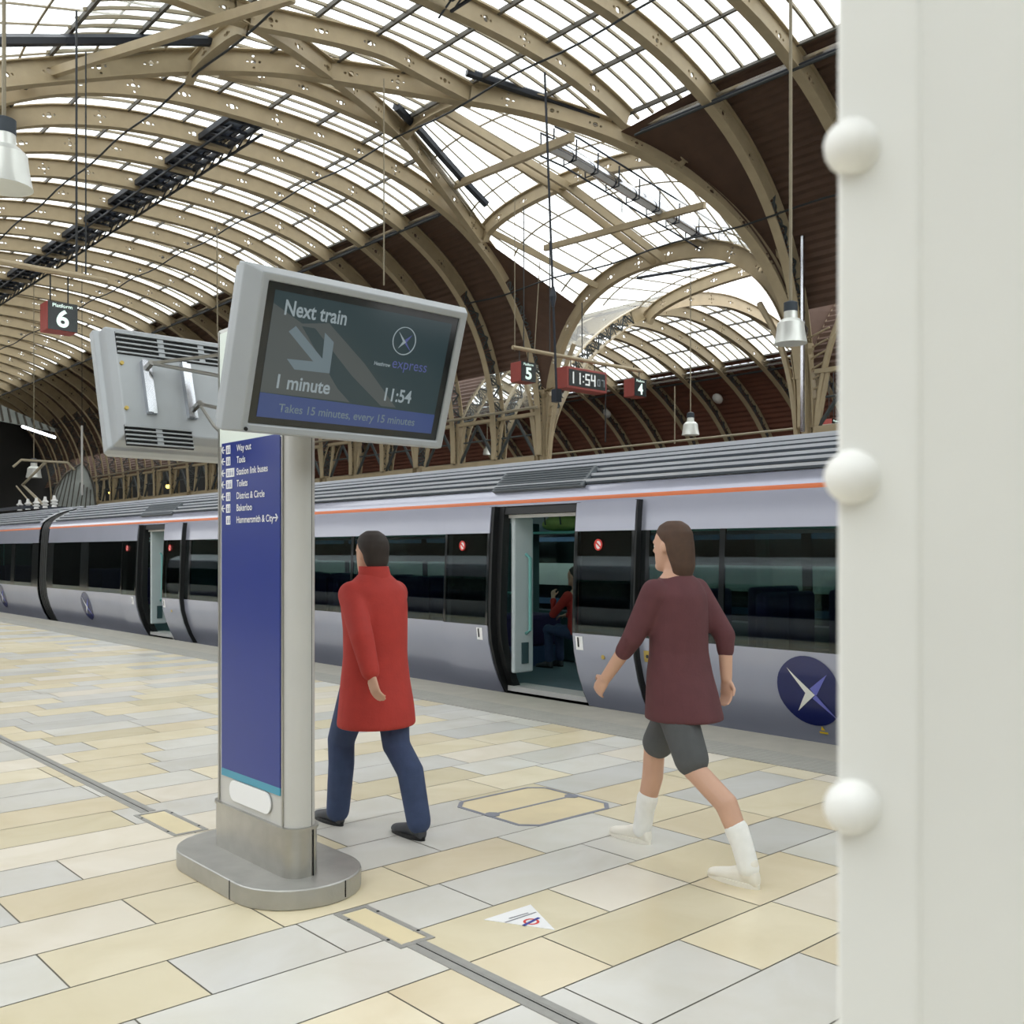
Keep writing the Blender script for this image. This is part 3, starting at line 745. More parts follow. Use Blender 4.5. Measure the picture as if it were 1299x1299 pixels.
# ------------------------------------------------------------------ column row behind the train and lattice girder
XR = 24.0
def column(y, label, tall):
    t = thing('roof_column', label, 'column', (XR, y, 0), 'cream iron columns behind the train')
    c = MB(); c.lathe([(.30,0),(.30,.35),(.22,.5),(.19,3.9),(.19,4.3)], (XR, y, 0), 12); c.build('shaft', M['rib'], t, smooth=True)
    c = MB(); c.lathe([(.2,4.3),(.30,4.42),(.42,4.5)], (XR, y, 0), 8); c.box((XR-.45, y-.45, 4.5), (XR+.45, y+.45, 4.68)); c.build('capital', M['rib'], t)
    c = MB()
    if tall:
        c.lathe([(.13,4.68),(.13,6.9),(.2,7.05),(.2,7.2)], (XR, y, 0), 8)
        s_ = 1 if y > 20 else -1
        for dy in (-1, 1):
            pts = [V((XR, y+dy*.28, 4.68)), V((XR, y+dy*.42, 6.0)), V((XR, y+dy*.8, 7.4)), V((XR, y+dy*1.5, 8.6)), V((XR, y+dy*2.2, 9.3))]
            pts = pts[:4]
            c.tube(resample(smooth_path(pts, 2), .3), .09, 6)
        for k in range(9):
            z = 4.9+k*.3; c.tube([(XR, y-.1, z), (XR, y+.3+.05*k, z+.25)], .03, 5); c.tube([(XR, y+.1, z), (XR, y-.3-.05*k, z+.25)], .03, 5)
    else:
        c.lathe([(.16,4.68),(.16,5.0)], (XR, y, 0), 8)
    c.build('rib_foot', M['rib'], t)
    return t
column(YF, 'cream column with fanning ribs beneath the platform clock', True)
column(YN, 'cream column with fanning ribs near the silver pendant lamp', True)
for k in range(1, 8): column(YF+BAY*3*k, f'{ORD[k-1]} plain cream column past the clock column, behind the train', False)
def girder(y0, y1, label):
    t = thing('lattice_girder', label, 'girder', (XR, y0, 4.9), 'lattice girders on the column row')
    c = MB(); c.box((XR-.16, y0, 4.70), (XR+.16, y1, 4.92)); c.box((XR-.1, y0, 6.35), (XR+.1, y1, 6.47)); c.build('chord', M['rib'], t)
    n = max(1, int(round((y1-y0)/BAY))); lp = MB(); dk = MB()
    for i in range(n):
        a, b = y0+(y1-y0)*i/n, y0+(y1-y0)*(i+1)/n; m_ = (a+b)/2
        for q0_, q1_ in (((XR, a+.05, 4.9), (XR, a+.35, 6.4)), ((XR, b-.05, 4.9), (XR, b-.35, 6.4))): lp = MB(); lp.tube([q0_, q1_], .07, 6); lp.build('raker', M['rib'], t)
        if i < n-1: lp = MB(); lp.box((XR-.12, b-.12, 4.9), (XR+.12, b+.12, 6.4)); lp.build('upright', M['rib'], t)
        dk.tube([(XR, a+.1, 4.95), (XR, m_, 6.3)], .06, 5); dk.tube([(XR, b-.1, 4.95), (XR, m_, 6.3)], .06, 5); dk.tube([(XR, a+.3, 5.7), (XR, b-.3, 5.7)], .035, 5)
    dk.build('diagonal', M['rib_dark'], t)
for k in range(7): girder(YF+BAY*3*k+.3, YF+BAY*3*(k+1)-.3, f'{ORD[k]} bay of cream lattice girder past the clock column')
girder(YN-BAY*3, YN-.3, 'bay of cream lattice girder before the near crossing column')
t = thing('service_pipes', 'pale horizontal pipes on brackets along the column row', 'pipe', (XR-.5, YN, 5.2))
mb = MB(); mb.tube([(XR-.5, YF-.2, 6.55), (XR-.5, YEND-4, 6.55)], .05, 6); mb.build('pipe', M['bar'], t)
mb = MB(); mb.tube([(XR+4, YN-6, 5.5), (XR+4, YEND-4, 5.5)], .04, 6); mb.build('pipe', M['bar'], t)
mb = MB(); mb.tube([(XR-.5, YF, 6.55), (XR, YF, 6.6)], .04, 6); mb.tube([(XR+4, 30, 5.5), (XR+4, 30, 4.0)], .04, 6); mb.build('bracket', M['bar'], t)

# ------------------------------------------------------------------ hanging signs, clock, lamps
def platform_sign(x, y, z, num, label, hang):
    t = thing('platform_sign', label, 'sign', (x, y, z), 'hanging platform number signs')
    b = MB(); b.box((x-.31, y, z-.3), (x+.31, y+.46, z+.3)); bevel(b.build('box', M['red'], t), .015)
    f = MB(); f.box((x-.29, y-.012, z-.29), (x+.31, y, z+.3)); f.build('face', M['signface'], t)
    text('lettering', 'Platform', M['signlit'], t, (x-.2, y-.014, z+.19), (1,0,0), (0,0,1), height=.075, width=.4, bold=.01)
    text('numeral', num, M['signlit'], t, (x-.12, y-.014, z-.21), (1,0,0), (0,0,1), height=.34, width=.25, bold=.03)
    for dx_ in (-.18, .18): h = MB(); h.tube([(x+dx_, y+.2, z+.29), (x+dx_, y+.2, hang)], .016, 5); h.build('hanger', M['cable'], t)
    return t
YS = 22.0
p6 = PY(79, 402, YS); p5 = PY(670, 472, YS); p4 = PY(812, 492, YS); p3 = PY(1060, 541, YS)
platform_sign(p6.x, YS, p6.z, '6', 'red-sided hanging sign box reading Platform 6', p6.z+.98)
platform_sign(p5.x, YS, p5.z, '5', 'red-sided hanging sign box reading Platform 5', p5.z+.72)
platform_sign(p4.x, YS, p4.z, '4', 'red-sided hanging sign box reading Platform 4', p5.z+.72)
platform_sign(p3.x, YS, p3.z, '3', 'red-sided hanging sign box with the numeral 3', p3.z+2.5)
cc = PY(745, 482, YS); zc = cc.z
t = thing('station_clock', 'red digital clock box showing 11:54 between two platform signs', 'clock', tuple(cc))
b = MB(); b.box((cc.x-.92, YS, zc-.34), (cc.x+.92, YS+.5, zc+.34)); bevel(b.build('case', M['red'], t), .02)
b = MB(); b.box((cc.x-.84, YS-.012, zc-.26), (cc.x+.84, YS, zc+.26)); b.build('face', M['signface'], t)
def seven(mb, x, z, w_, h, d, th=.05):
    on = {'1':'bc','5':'acdfg','4':'bcfg','0':'abcdef','7':'abc',}[d]; y = YS-.02
    hw, hh = w_/2, h/2
    S = {'a':((-hw,hh),(hw,hh)),'b':((hw,hh),(hw,0)),'c':((hw,0),(hw,-hh)),'d':((-hw,-hh),(hw,-hh)),'e':((-hw,0),(-hw,-hh)),'f':((-hw,hh),(-hw,0)),'g':((-hw,0),(hw,0))}
    for k in on:
        (x0, z0), (x1, z1) = S[k]; mb.box((x+min(x0,x1)-th/2, y, z+min(z0,z1)-th/2), (x+max(x0,x1)+th/2, y+.01, z+max(z0,z1)+th/2))
b = MB()
for x_, d_ in ((-.72,'1'),(-.42,'1'),(.0,'5'),(.26,'4')): seven(b, cc.x+x_, zc, .15, .32, d_)
b.box((cc.x-.22, YS-.02, zc+.06), (cc.x-.17, YS-.01, zc+.11)); b.box((cc.x-.22, YS-.02, zc-.11), (cc.x-.17, YS-.01, zc-.06))
b.build('digits', M['led'], t); b = MB()
for x_, d_ in ((.52,'0'),(.72,'7')): seven(b, cc.x+x_, zc-.04, .1, .2, d_, .035)
b.build('seconds', M['led_dim'], t)
for dx_ in (-.5, .6): h = MB(); h.tube([(cc.x+dx_, YS+.25, zc+.3), (cc.x+dx_, YS+.25, p5.z+.72)], .016, 5); h.build('hanger', M['cable'], t)
def rail(label, x0, x1, z, drops):
    t = thing('sign_rail', label, 'rail', (x0, YS+.2, z), 'horizontal sign rails')
    b = MB(); b.tube([(x0, YS+.2, z), (x1, YS+.2, z)], .065, 8); b.build('bar', M['rib'], t)
    for x_ in drops:
        b = MB(); b.tube([(x_, YS+.2, z), (x_, YS+.2, zA(x_)-.3 if x_ < 23.9 else zB(x_)-.2)], .018, 5); b.build('suspension_rod', M['cable'], t)
rail('cream rail carrying the Platform 6 sign', p6.x-2.4, p6.x+1.0, p6.z+.98, (p6.x+.55,))
rail('cream rail carrying the clock and the signs 5 and 4', p5.x-.45, p4.x+.35, p5.z+.72, (p5.x+.0, p5.x+1.1, p4.x-2.6, p4.x-1.5, p4.x-.1))
def lamp(label, c, d, top, rod=.02, arm=False):
    """c = centre of the lower rim, d = rim diameter"""
    t = thing('pendant_lamp', label, 'lamp', tuple(c), 'pendant lamps'); c = V(c); R = d/2
    s_ = MB(); s_.lathe([(R,0),(R*.98,.02*d),(R*.86,.35*d),(R*.8,.62*d),(R*.55,.74*d),(R*.42,.76*d),(R*.40,1.0*d),(R*.3,1.0*d)], c, 28)
    s_.build('shade', M['lamp'], t, smooth=30)
    g_ = MB(); g_.lathe([(0,.03*d),(R*.9,.03*d),(R*.9,.05*d),(0,.05*d)], c, 24); g_.build('diffuser', M['lampglow'], t)
    k = MB(); k.lathe([(R*.42,.98*d),(R*.42,1.25*d),(R*.2,1.3*d)], c, 16); k.build('cap', M['roofdark'], t, smooth=30)
    r_ = MB(); r_.tube([c+V((0,0,1.28*d)), V((c.x, c.y, top))], rod, 6); r_.build('rod', M['bar'], t); return t
def rim(px, py, t_): return PT(px, py, t_)
lamp('silver pendant lamp hanging before the near crossing column', rim(1003, 436, 17.0), .56, zA(14.9)-.2, .03)
lamp('small pendant lamp hanging above the farther track past the train roof', rim(876, 552, 31), .55, 12.3)
lamp('tiny distant pendant lamp hanging over the coupled carriage', rim(43, 606, 44), .66, zA(rim(43, 606, 44).x)+.2)
lamp('large pendant lamp at the picture edge above the Platform 6 sign', rim(5, 238, 9.9), .54, 11.0, .02)
lamp('distant green-lit pendant lamp under the girder behind the train', rim(618, 577, 42), .36, 7)
def rod(label, p0, p1, r, joint=None, m='bar'):
    t = thing('hanging_rod', label, 'rod', tuple(p1), 'hanging rods'); b = MB(); b.tube([p0, p1], r, 6); b.build('shaft', M[m], t)
    if joint is not None:
        b = MB(); q = V(p0).lerp(V(p1), joint); b.tube([q+V((0,0,.25)), q, q-V((0,0,.25))], [r*1.2, r*2.6, r*1.2], 8); b.build('joint', M[m], t)
    return t
q0 = on_vault(691, 92); q1 = PY(706, 497, q0.y)
rd = rod('long grey rod hanging beside the clock from the rib above the duct', q0, q1, .034, .7, 'gantry'); b = MB(); b.box(q1-V((.09,.09,.26)), q1+V((.09,.09,.06))); b.build('camera_housing', M['gantry'], rd)
rod('thin rod hanging above the display screen', V((PT(487,0,24).x, PT(487,0,24).y, 13.0)), PT(487,362,24), .02, None, 'bar')
rod('thin rod hanging behind the screen backs', PT(275,282,30), PT(276,425,30), .02, None, 'bar')
rod('thin chain hanging down to the Platform 6 rail', on_vault(97,20)+V((0,0,.1)), V((on_vault(97,20).x, on_vault(97,20).y, PY(98,346,YS).z-.3)), .022, None, 'cable')
rod('slim drop pole with a bracket beside the silver pendant lamp', PT(1018,300,26.25), V((PT(1018,300,25.9).x, PT(1018,300,25.9).y, EYE+152/F*25.9)), .06, .5, 'chrome')
rod('thin wire dropping across the transept glass', PT(653,90,30), PT(653,445,30), .016, None, 'bar')
rod('thin wire dropping beside the number 5 sign', PT(685,330,33), PT(678,445,33), .018, None, 'bar')
rod('thin drop wire in front of the far spandrel', PT(789,130,30), PT(789,270,30), .02, None, 'cable')
q_ = PT(104, 540, 42); rp_ = rod('pale drop pole past the screen beside the distant glass gable', q_, PT(104, 628, 42), .045, None, 'alu'); b = MB(); b.tube([q_, V((q_.x, q_.y, zA(q_.x)+.36))], .012, 5); b.build('suspension_wire', M['cable'], rp_)
rod('thin drop rod left of the farther small lamp', PT(856,490,31), PT(856,563,31), .02, None, 'bar')
# distant end features
t = thing('glass_gable', 'pointed grey glass gable far off above the coupled carriage', 'gable', (15, 48, 0))
ap = [PY(x_, y_, 48) for x_, y_ in ((62,768),(64,640),(70,620),(82,602),(104,587),(112,598),(118,615),(121,640),(123,768))]
b = MB(); b.plate([p for p in ap], (0, 1, 0), .1); b.build('glass_panel', M['gablegl'], t)
b = MB()
for k in range(9):
    a = PY(66+k*6, 645, 47.95); c = PY(80+k*4.4, 597+k*3 if k > 4 else 604-k*3.5, 47.95); b.tube([a, c], .025, 4)
b.tube([p-V((0,.05,0)) for p in ap], .05, 4); b.build('frame', M['purlin'], t)
b = MB(); b.tube([PT(28,541,52), PT(70,555,52)], .07, 6); tl = b.build('tube_light', M['tube']); tag(tl, 'lit fluorescent tube in the dark distance', 'light')
b = MB(); rowp = [PY(-30+k*10, 500+k*4.4, 66) for k in range(11)]; b.plate(rowp+[PY(-30+k*10, 528+k*2.0, 66) for k in range(10,-1,-1)], (0,1,0), .1)
t = thing('glazed_strip', 'narrow strip of distant end glazing with dark bars', 'window', tuple(rowp[0])); b.build('glass_panel', M['gablegl'], t)
b = MB()
for k in range(11): b.tube([PY(-30+k*10, 500+k*4.4, 65.9), PY(-26+k*10, 528+k*2.0, 65.9)], .07, 4)
b.build('frame', M['purlin'], t)
for px_, py_, lab in ((213,617,'warm yellow bulb under the distant girder'), (139,625,'small yellow bulb farther along the distant girder')):
    p = PX(px_, py_, XR-.22); t = thing('bulkhead_lamp', lab, 'lamp', tuple(p)); b = MB(); b.ball(p, .13 if px_ > 200 else .08); b.build('bulb', M['yellowlamp'], t)
    b = MB(); b.box(p+V((-.08,-.08,.05)), p+V((.22,.08,.3))); b.build('holder', M['cable'], t)
for px_, py_, lab in ((563,573,'pale round lamp on the brown wall beneath the clock'), (769,526,'round pale speaker on the brown wall right of the column'), (917-7,505,'round pale speaker on the brown wall past the small lamp')):
    pass
for px_, py_, lab in ((770,524,'round pale speaker on the brown boarding below the Platform 4 sign'), (911,505,'round pale speaker on the brown boarding past the small lamp')):
    d = ray(px_, py_); tt = 40/d.x
    while True:
        p = O+d*tt
        if p.x > 45.6 or p.z > zB(p.x)+.15: break
        tt += .02
    b = MB(); b.lathe([(.28,0),(.3,.08),(.12,.2),(0,.22)], (0,0,0), 16); o = b.build('wall_speaker', M['alu'], smooth=30); o.location = p-d.normalized()*.2; o.rotation_euler = (0, math.radians(-125), 0); tag(o, lab, 'speaker')

# ------------------------------------------------------------------ trains
PROF = [(.30,-.16),(.25,-.05),(.165,.1),(.085,.3),(.025,.52),(.002,.72),(.004,.9),(.014,1.2),(.027,1.5),(.040,1.76),(.055,1.95),(.068,2.06),(.076,2.105),(.092,2.15),(.13,2.24),(.22,2.32),(.33,2.39),(.45,2.46)]
ROOF = [(.45,2.46),(.65,2.535),(.88,2.60),(1.12,2.645),(1.36,2.665)]
def dxz(z, prof=PROF):
    if z <= prof[0][1]: return prof[0][0]
    for (a, za), (b, zb) in zip(prof[:-1], prof[1:]):
        if za <= z <= zb: return a+(b-a)*(z-za)/(zb-za)
    return prof[-1][0]
ZW0, ZW1 = .72, 1.76
def side_strip(mb, X0, y0, y1, z0, z1, sgn=1, th=.03, out=0, W=2.72, mi=0):
    """solid strip of coach side from z0 to z1, following the curved profile; sgn 1 = near side"""
    zs = sorted({z0, z1}|{z for _, z in PROF if z0 < z < z1})
    def P(z, o): return X0+dxz(z)-out+o if sgn > 0 else X0+W-dxz(z)+out-o
    vs = []
    for z in zs:
        for y in (y0, y1): vs += [(P(z, 0), y, z), (P(z, th), y, z)]
    n = len(zs); fs = []
    for i in range(n-1):
        a, b = i*4, (i+1)*4
        fs += [(a, a+2, b+2, b), (a+1, b+1, b+3, a+3), (a, b, b+1, a+1), (a+2, a+3, b+3, b+2)]
    fs += [(0, 1, 3, 2), ((n-1)*4, (n-1)*4+2, (n-1)*4+3, (n-1)*4+1)]
    mb.add(vs, fs, mi)
def conform(X0, yc, zc, pts, o=.006):
    """(right, up) offsets as seen from the platform -> points on the coach side"""
    return [V((X0+dxz(zc+v)-o, yc-u, zc+v)) for u, v in pts]
def patch(mb, X0, yc, zc, poly, o, mi=0):
    """fan polygon laid on the curved side: triangulated grid through bmesh subdivision"""
    bm = bmesh.new(); f = bm.faces.new([bm.verts.new((u, v, 0)) for u, v in poly]); bmesh.ops.triangulate(bm, faces=[f])
    for _ in range(2): bmesh.ops.subdivide_edges(bm, edges=bm.edges[:], cuts=1, use_grid_fill=True)
    bmesh.ops.triangulate(bm, faces=bm.faces[:]); bm.verts.index_update()
    vs = conform(X0, yc, zc, [(q.co.x, q.co.y) for q in bm.verts], o)
    mb.add(vs, [tuple(q.index for q in ff.verts) for ff in bm.faces], mi); bm.free()
def ell(rx, ry, n=40): return [(rx*math.cos(2*math.pi*k/n), ry*math.sin(2*math.pi*k/n)) for k in range(n)]
def logo(parent, X0, yc, zc, R):
    b = MB(); patch(b, X0, yc, zc, ell(R, R), .006); lo = b.build('logo_disc', M['logo'], parent, smooth=True)
    sc_ = lambda L: [((x-590)/420*R, -(y-565)/450*R) for x, y in L]
    b = MB(); patch(b, X0, yc, zc, sc_([(335,280),(668,605),(402,842),(545,592)]), .011); b.build('cream_chevron', M['logow'], lo)
    b = MB(); patch(b, X0, yc, zc, sc_([(860,325),(690,606),(668,605),(612,528)]), .011); patch(b, X0, yc, zc, sc_([(690,612),(915,905),(632,652),(668,608)]), .011); b.build('violet_chevron', M['logop'], lo)
def no_smoking(parent, X0, y, z, out):
    b = MB()
    ring = [V((X0+dxz(z)-out-.012, y+math.cos(2*math.pi*k/20)*.045, z+math.sin(2*math.pi*k/20)*.05)) for k in range(21)]
    b.tube(ring, .009, 5); b.tube([ring[2], ring[12]], .007, 5); b.build('prohibition_sticker', M['redprint'], parent)
    b = MB(); b.plate([p+V((.004,0,0)) for p in ring[:-1]], (1,0,0), .003); b.build('sticker_backing', M['white'], parent)
def carriage(name_label, X0, y0, y1, doors, windows, logos, detail=True, body='body', open_doors=True):
    t = thing('train_carriage', name_label, 'train', (X0+1.36, (y0+y1)/2, 0))
    cuts = sorted(doors); spans = []; y = y0
    for a, b in cuts: spans.append((y, a)); y = b
    spans.append((y, y1))
    bd = MB()
    for a, b in spans:
        side_strip(bd, X0, a, b, -.16, ZW0); side_strip(bd, X0, a, b, ZW1, 2.085)
    side_strip(bd, X0, y0, y1, 2.125, 2.25)
    for a, b in cuts: side_strip(bd, X0, a, b, 2.06, 2.085)
    side_strip(bd, X0, y0, y1, -.16, ZW0, -1); side_strip(bd, X0, y0, y1, ZW1, 2.25, -1)
    bo = bd.build('body_side', M[body], t, smooth=35)
    b = MB(); side_strip(b, X0, y0, y1, 2.085, 2.125, out=.001); b.build('orange_stripe', M['orange'], t)
    # window band: dark pillars and panes, both sides
    far_w = [(y0+.5+2.4*k, min(y0+2.78+2.4*k, y1-.4)) for k in range(int((y1-y0-1)/2.4)+1) if y0+2.78+2.4*k < y1+1.4]
    def band(sgn, segs):
        for a, b in segs:
            ws = [w_ for w_ in (windows if sgn > 0 else far_w) if a-1e-6 <= w_[0] and w_[1] <= b+1e-6]; y = a
            for (wa, wb) in ws+[(b, b)]:
                if wa-y > .005: pl = MB(); side_strip(pl, X0, y, wa, ZW0, ZW1, sgn, th=.02, out=-.002); pl.build('window_surround', M['pillar'], t, smooth=35)
                y = wb
            for wa, wb in ws:
                g_ = MB(); side_strip(g_, X0, wa, wb, ZW0, ZW1, sgn, th=.006, out=-.002); o = g_.build('window', M['tglass' if sgn > 0 else 'cglass'], t, smooth=35)
    band(1, spans); band(-1, [(y0, y1)])
    # roof
    rf = MB(); side_strip(rf, X0, y0, y1, 2.25, 2.46); side_strip(rf, X0, y0, y1, 2.25, 2.46, -1); R2 = ROOF+[(2.72-a, z) for a, z in ROOF[::-1][1:]]
    rf.add([(X0+a, yy, z) for yy in (y0, y1) for a, z in R2], [(i, i+1, len(R2)+i+1, len(R2)+i) for i in range(len(R2)-1)])
    ro = rf.build('roof', M['roofgrey'], t, smooth=35)
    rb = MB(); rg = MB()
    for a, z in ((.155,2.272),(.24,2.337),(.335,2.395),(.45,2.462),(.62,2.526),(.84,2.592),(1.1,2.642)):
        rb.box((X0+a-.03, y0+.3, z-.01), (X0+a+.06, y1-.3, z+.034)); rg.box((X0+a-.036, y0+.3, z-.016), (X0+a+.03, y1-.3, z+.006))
    rb.build('roof_rib_strip', M['roofgrey'], t); rg.build('ridge_shade_strip', M['roofdark'], t)  # dark strips paint in the shade along the foot of each ridge
    for a, b in cuts:
        v_ = MB(); 
        yc = (a+b)/2+.05
        v_.add([(X0+.075,yc-.72,2.24),(X0+.075,yc+.72,2.24),(X0+.29,yc+.72,2.46),(X0+.29,yc-.72,2.46),(X0+.16,yc-.72,2.20),(X0+.16,yc+.72,2.20),(X0+.40,yc+.72,2.36),(X0+.40,yc-.72,2.36)],
               [(0,1,2,3),(4,7,6,5),(0,4,5,1),(1,5,6,2),(2,6,7,3),(3,7,4,0)])
        vo = v_.build('roof_vent', M['vent'], t)
        l_ = MB()
        for k in range(8):
            f = (k+.5)/8; hl = .68; l_.box((X0+.075+.215*f-.007, yc-hl, 2.24+.22*f), (X0+.075+.215*f+.004, yc+hl, 2.248+.22*f))
        l_.build('louvre', M['roofdark'], vo)
    # ends, underframe
    e_ = MB(); full = [(X0+a, z) for a, z in PROF]+[(X0+a, z) for a, z in R2]+[(X0+2.72-a, z) for a, z in PROF[::-1]]
    for yy in (y0, y1-.05): e_.plate([(x_, yy, z) for x_, z in full], (0, 1, 0), .05)
    e_.build('end_wall', M['pillar'], t)
    u_ = MB(); u_.box((X0+.45, y0+.4, -.8), (X0+2.3, y1-.4, -.2)); u_.build('underframe', M['black'], t)
    s_ = MB()
    for yy in (y0+1.2, y0+3.0, (y0+y1)/2, y1-3, y1-1.2): s_.box((X0+.24, yy-.5, -.2), (X0+.3, yy+.5, -.12))
    s_.build('step_board', M['alu'], t)
    # inside: floor, ceiling, light strips
    f_ = MB(); f_.box((X0+.24, y0+.1, -.02), (X0+2.48, y1-.1, .02)); f_.build('coach_floor', M['coachfloor'], t)
    c_ = MB(); c_.box((X0+.16, y0+.1, 2.12), (X0+2.56, y1-.1, 2.16)); c_.build('coach_ceiling', M['inner'], t)
    for x_ in (X0+.9, X0+1.8):
        l_ = MB(); l_.box((x_-.06, y0+.6, 2.10), (x_+.06, y1-.6, 2.118)); l_.build('light_strip', M['coachlight'], t)
    wl = MB()
    for sgn in (1, -1):
        for a, b in (spans if sgn > 0 else [(y0, y1)]): side_strip(wl, X0+.034*sgn, a+.0, b, .04, ZW0-.02, sgn, th=.02)
    wl.build('inner_lining', M['innerdark'], t)
    rk = MB()
    for xa in (X0+.12, X0+2.2):
        for a, b in spans:
            if xa > X0+2: continue
        rk.box((xa, y0+.3, 1.80), (xa+.38, y1-.3, 1.83)) if xa > X0+2 else [rk.box((xa, a+.3, 1.80), (xa+.38, b-.3, 1.83)) for a, b in spans if b-a > 1.2]
    rk.build('luggage_rack', M['railteal'], t)
    # seats
    ys_ = []; 
    for a, b in spans:
        yy = a+2.6
        while yy < b-1.1: ys_.append(yy); yy += .95
    for yy in ys_:
        for x_ in ((X0+.3), (X0+1.55)):
            st = MB(); st.box((x_, yy-.22, .36), (x_+.86, yy+.24, .5)); so = bevel(st.build('seat', M['seat'], t), .04)
            bk = MB(); bk.box((x_, yy+.2, .45), (x_+.42, yy+.32, 1.18)); bk.box((x_+.44, yy+.2, .45), (x_+.86, yy+.32, 1.18)); bevel(bk.build('seat_back', M['seat'], so), .05, 3)
            lg = MB(); lg.box((x_+.1, yy-.1, .02), (x_+.2, yy+.1, .36)); lg.box((x_+.66, yy-.1, .02), (x_+.76, yy+.1, .36)); lg.build('leg', M['innerdark'], so)
    # doors
    for a, b in cuts:
        W_ = (b-a)*.5+.13
        for k, (da, db) in enumerate(((b, b+W_), (a-W_, a)) if open_doors else ((a, (a+b)/2), ((a+b)/2, b))):
            ou = .075 if open_doors else 0
            d_ = MB(); side_strip(d_, X0, da, db, -.05, ZW0, th=.045, out=ou); side_strip(d_, X0, da, db, ZW1, 2.055, th=.045, out=ou)
            side_strip(d_, X0, da, da+.035, ZW0-.01, ZW1+.01, th=.03, out=ou-.004, mi=1); side_strip(d_, X0, db-.035, db, ZW0-.01, ZW1+.01, th=.03, out=ou-.004, mi=1)
            do = d_.build('door', [M[body], M['pillar']], t, smooth=35)
            g_ = MB(); side_strip(g_, X0, da+.035, db-.035, ZW0, ZW1, th=.012, out=ou-.004); g_.build('door_glass', M['tglass'], do, smooth=35)
            e_ = MB(); ed = (da if k == 0 else db) if open_doors else (a+b)/2
            side_strip(e_, X0, ed-.045, ed+.045, -.06, 2.06, th=.09, out=ou-.012 if k == 0 else ou-.012); 
            if open_doors and k == 1: e_ = MB(); side_strip(e_, X0, da-.02, da+.02, -.06, 2.06, th=.09, out=ou-.006); side_strip(e_, X0, db-.006, db+.012, -.06, 2.06, th=.06, out=ou-.006)
            e_.build('rubber_edge', M['black'], do, smooth=35)
            if detail:
                ym = (da+db)/2
                no_smoking(do, X0, ym+.06, 1.62, ou)
                b_ = MB(); yb = ed+.14 if k == 0 else db-.09
                patch(b_, X0, yb, .62, [(-.05,-.07),(.05,-.07),(.05,.07),(-.05,.07)], ou+.004); b_.build('door_label', M['white'], do)
                b_ = MB(); patch(b_, X0, yb+.012, .63, [(-.012,-.05),(.012,-.05),(.012,.05),(-.012,.05)], ou+.008); b_.build('door_label_print', M['black'], do)
                if k == 1: b_ = MB(); b_.tube([(X0+dxz(.5)-ou-.008, ym, .5), (X0+dxz(.5)-ou+.02, ym, .5)], .022, 12); b_.build('door_lock', M['brass'], do)
        if open_doors:
            jb = MB()
            for (ya, yb) in ((b-.13, b-.01),): side_strip(jb, X0, ya, yb, -.06, 2.06, th=.1, out=-.01)
            side_strip(jb, X0, a, b, 1.97, 2.07, th=.1, out=-.02); jb.build('door_seal', M['black'], t, smooth=35)
            pn = MB(); pn.box((X0+.16, b-.2, .18), (X0+.46, b-.14, 1.94)); po = bevel(pn.build('draught_panel', M['inner'], t), .02)
            gr = MB(); gr.tube([(X0+.34, b-.2, .62), (X0+.34, b-.27, .66), (X0+.34, b-.27, 1.48), (X0+.34, b-.2, 1.52)], .02, 8); gr.build('grab_rail', M['railteal'], po)
            bx = MB(); bx.box((X0+.27, b-.215, .28), (X0+.37, b-.2, .52)); bx.build('control_plate', M['innerdark'], po)
            hd = MB(); hd.box((X0+.13, a+.02, 1.93), (X0+.2, b-.14, 1.965)); hd.build('header_rail', M['alu'], t)
            th_ = MB(); th_.box((X0+.2, a, -.03), (X0+.5, b, .026)); th_.build('threshold', M['alu'], t)
            # vestibule: luggage stack, glass screen, rail
            vs_ = MB(); vs_.box((X0+1.5, b+1.2, .02), (X0+2.3, b+1.85, .28)); vs_.build('seat_plinth', M['seatblue'], t)
            vs_ = MB(); vs_.box((X0+1.5, b+1.2, .28), (X0+2.3, b+1.85, .70)); bevel(vs_.build('tip_up_seat', M['seat'], t), .04)
            vs_ = MB(); vs_.box((X0+1.5, b+1.86, .02), (X0+2.5, b+1.9, 1.95)); vs_.build('partition', M['innerdark'], t)
            pr = MB(); pr.tube([(X0+1.5, b+1.16, .02), (X0+1.5, b+1.16, 2.1)], .022, 8); pr.tube([(X0+1.5, b+1.16, 1.0), (X0+1.5, b+1.8, 1.0)], .02, 8); pr.build('grab_pole', M['railteal'], t)
    for (yc, zc_, R) in logos: logo(t, X0, yc, zc_, R)
    return t
X1 = 7.32
c1 = carriage('silver-lavender carriage with two open doors beside the platform', X1, -1.5, 24.35, [(7.15, 8.5), (17.55, 18.8)],
    [(1.0,3.0),(3.06,5.34),(5.40,6.22),(9.36,11.4),(11.46,13.6),(13.66,16.55),(19.65,21.6),(22.1,23.9)], [(4.51,.385,.30),(21.8,.40,.30)])
b = MB(); 
patch(b, X1, PX(839,782,X1).y, PX(839,782,X1).z, [(-.075,-.06),(.075,-.06),(0,.09)], .008); b.build('warning_triangle', M['yellow'], c1)
pw = PX(839,780,X1); b = MB(); patch(b, X1, pw.y, pw.z, [(-.008,-.02),(.008,-.02),(.008,.05),(-.008,.05)], .012); patch(b, X1, pw.y, pw.z, [(-.008,-.045),(.008,-.045),(.008,-.03),(-.008,-.03)], .012); b.build('warning_mark', M['black'], c1)
text('warning_caption', 'CAUTION', M['white'], c1, (X1+dxz(pw.z-.1)-.008, pw.y+.07, pw.z-.1), (0,-1,0), (0,0,1), width=.14, height=.018)
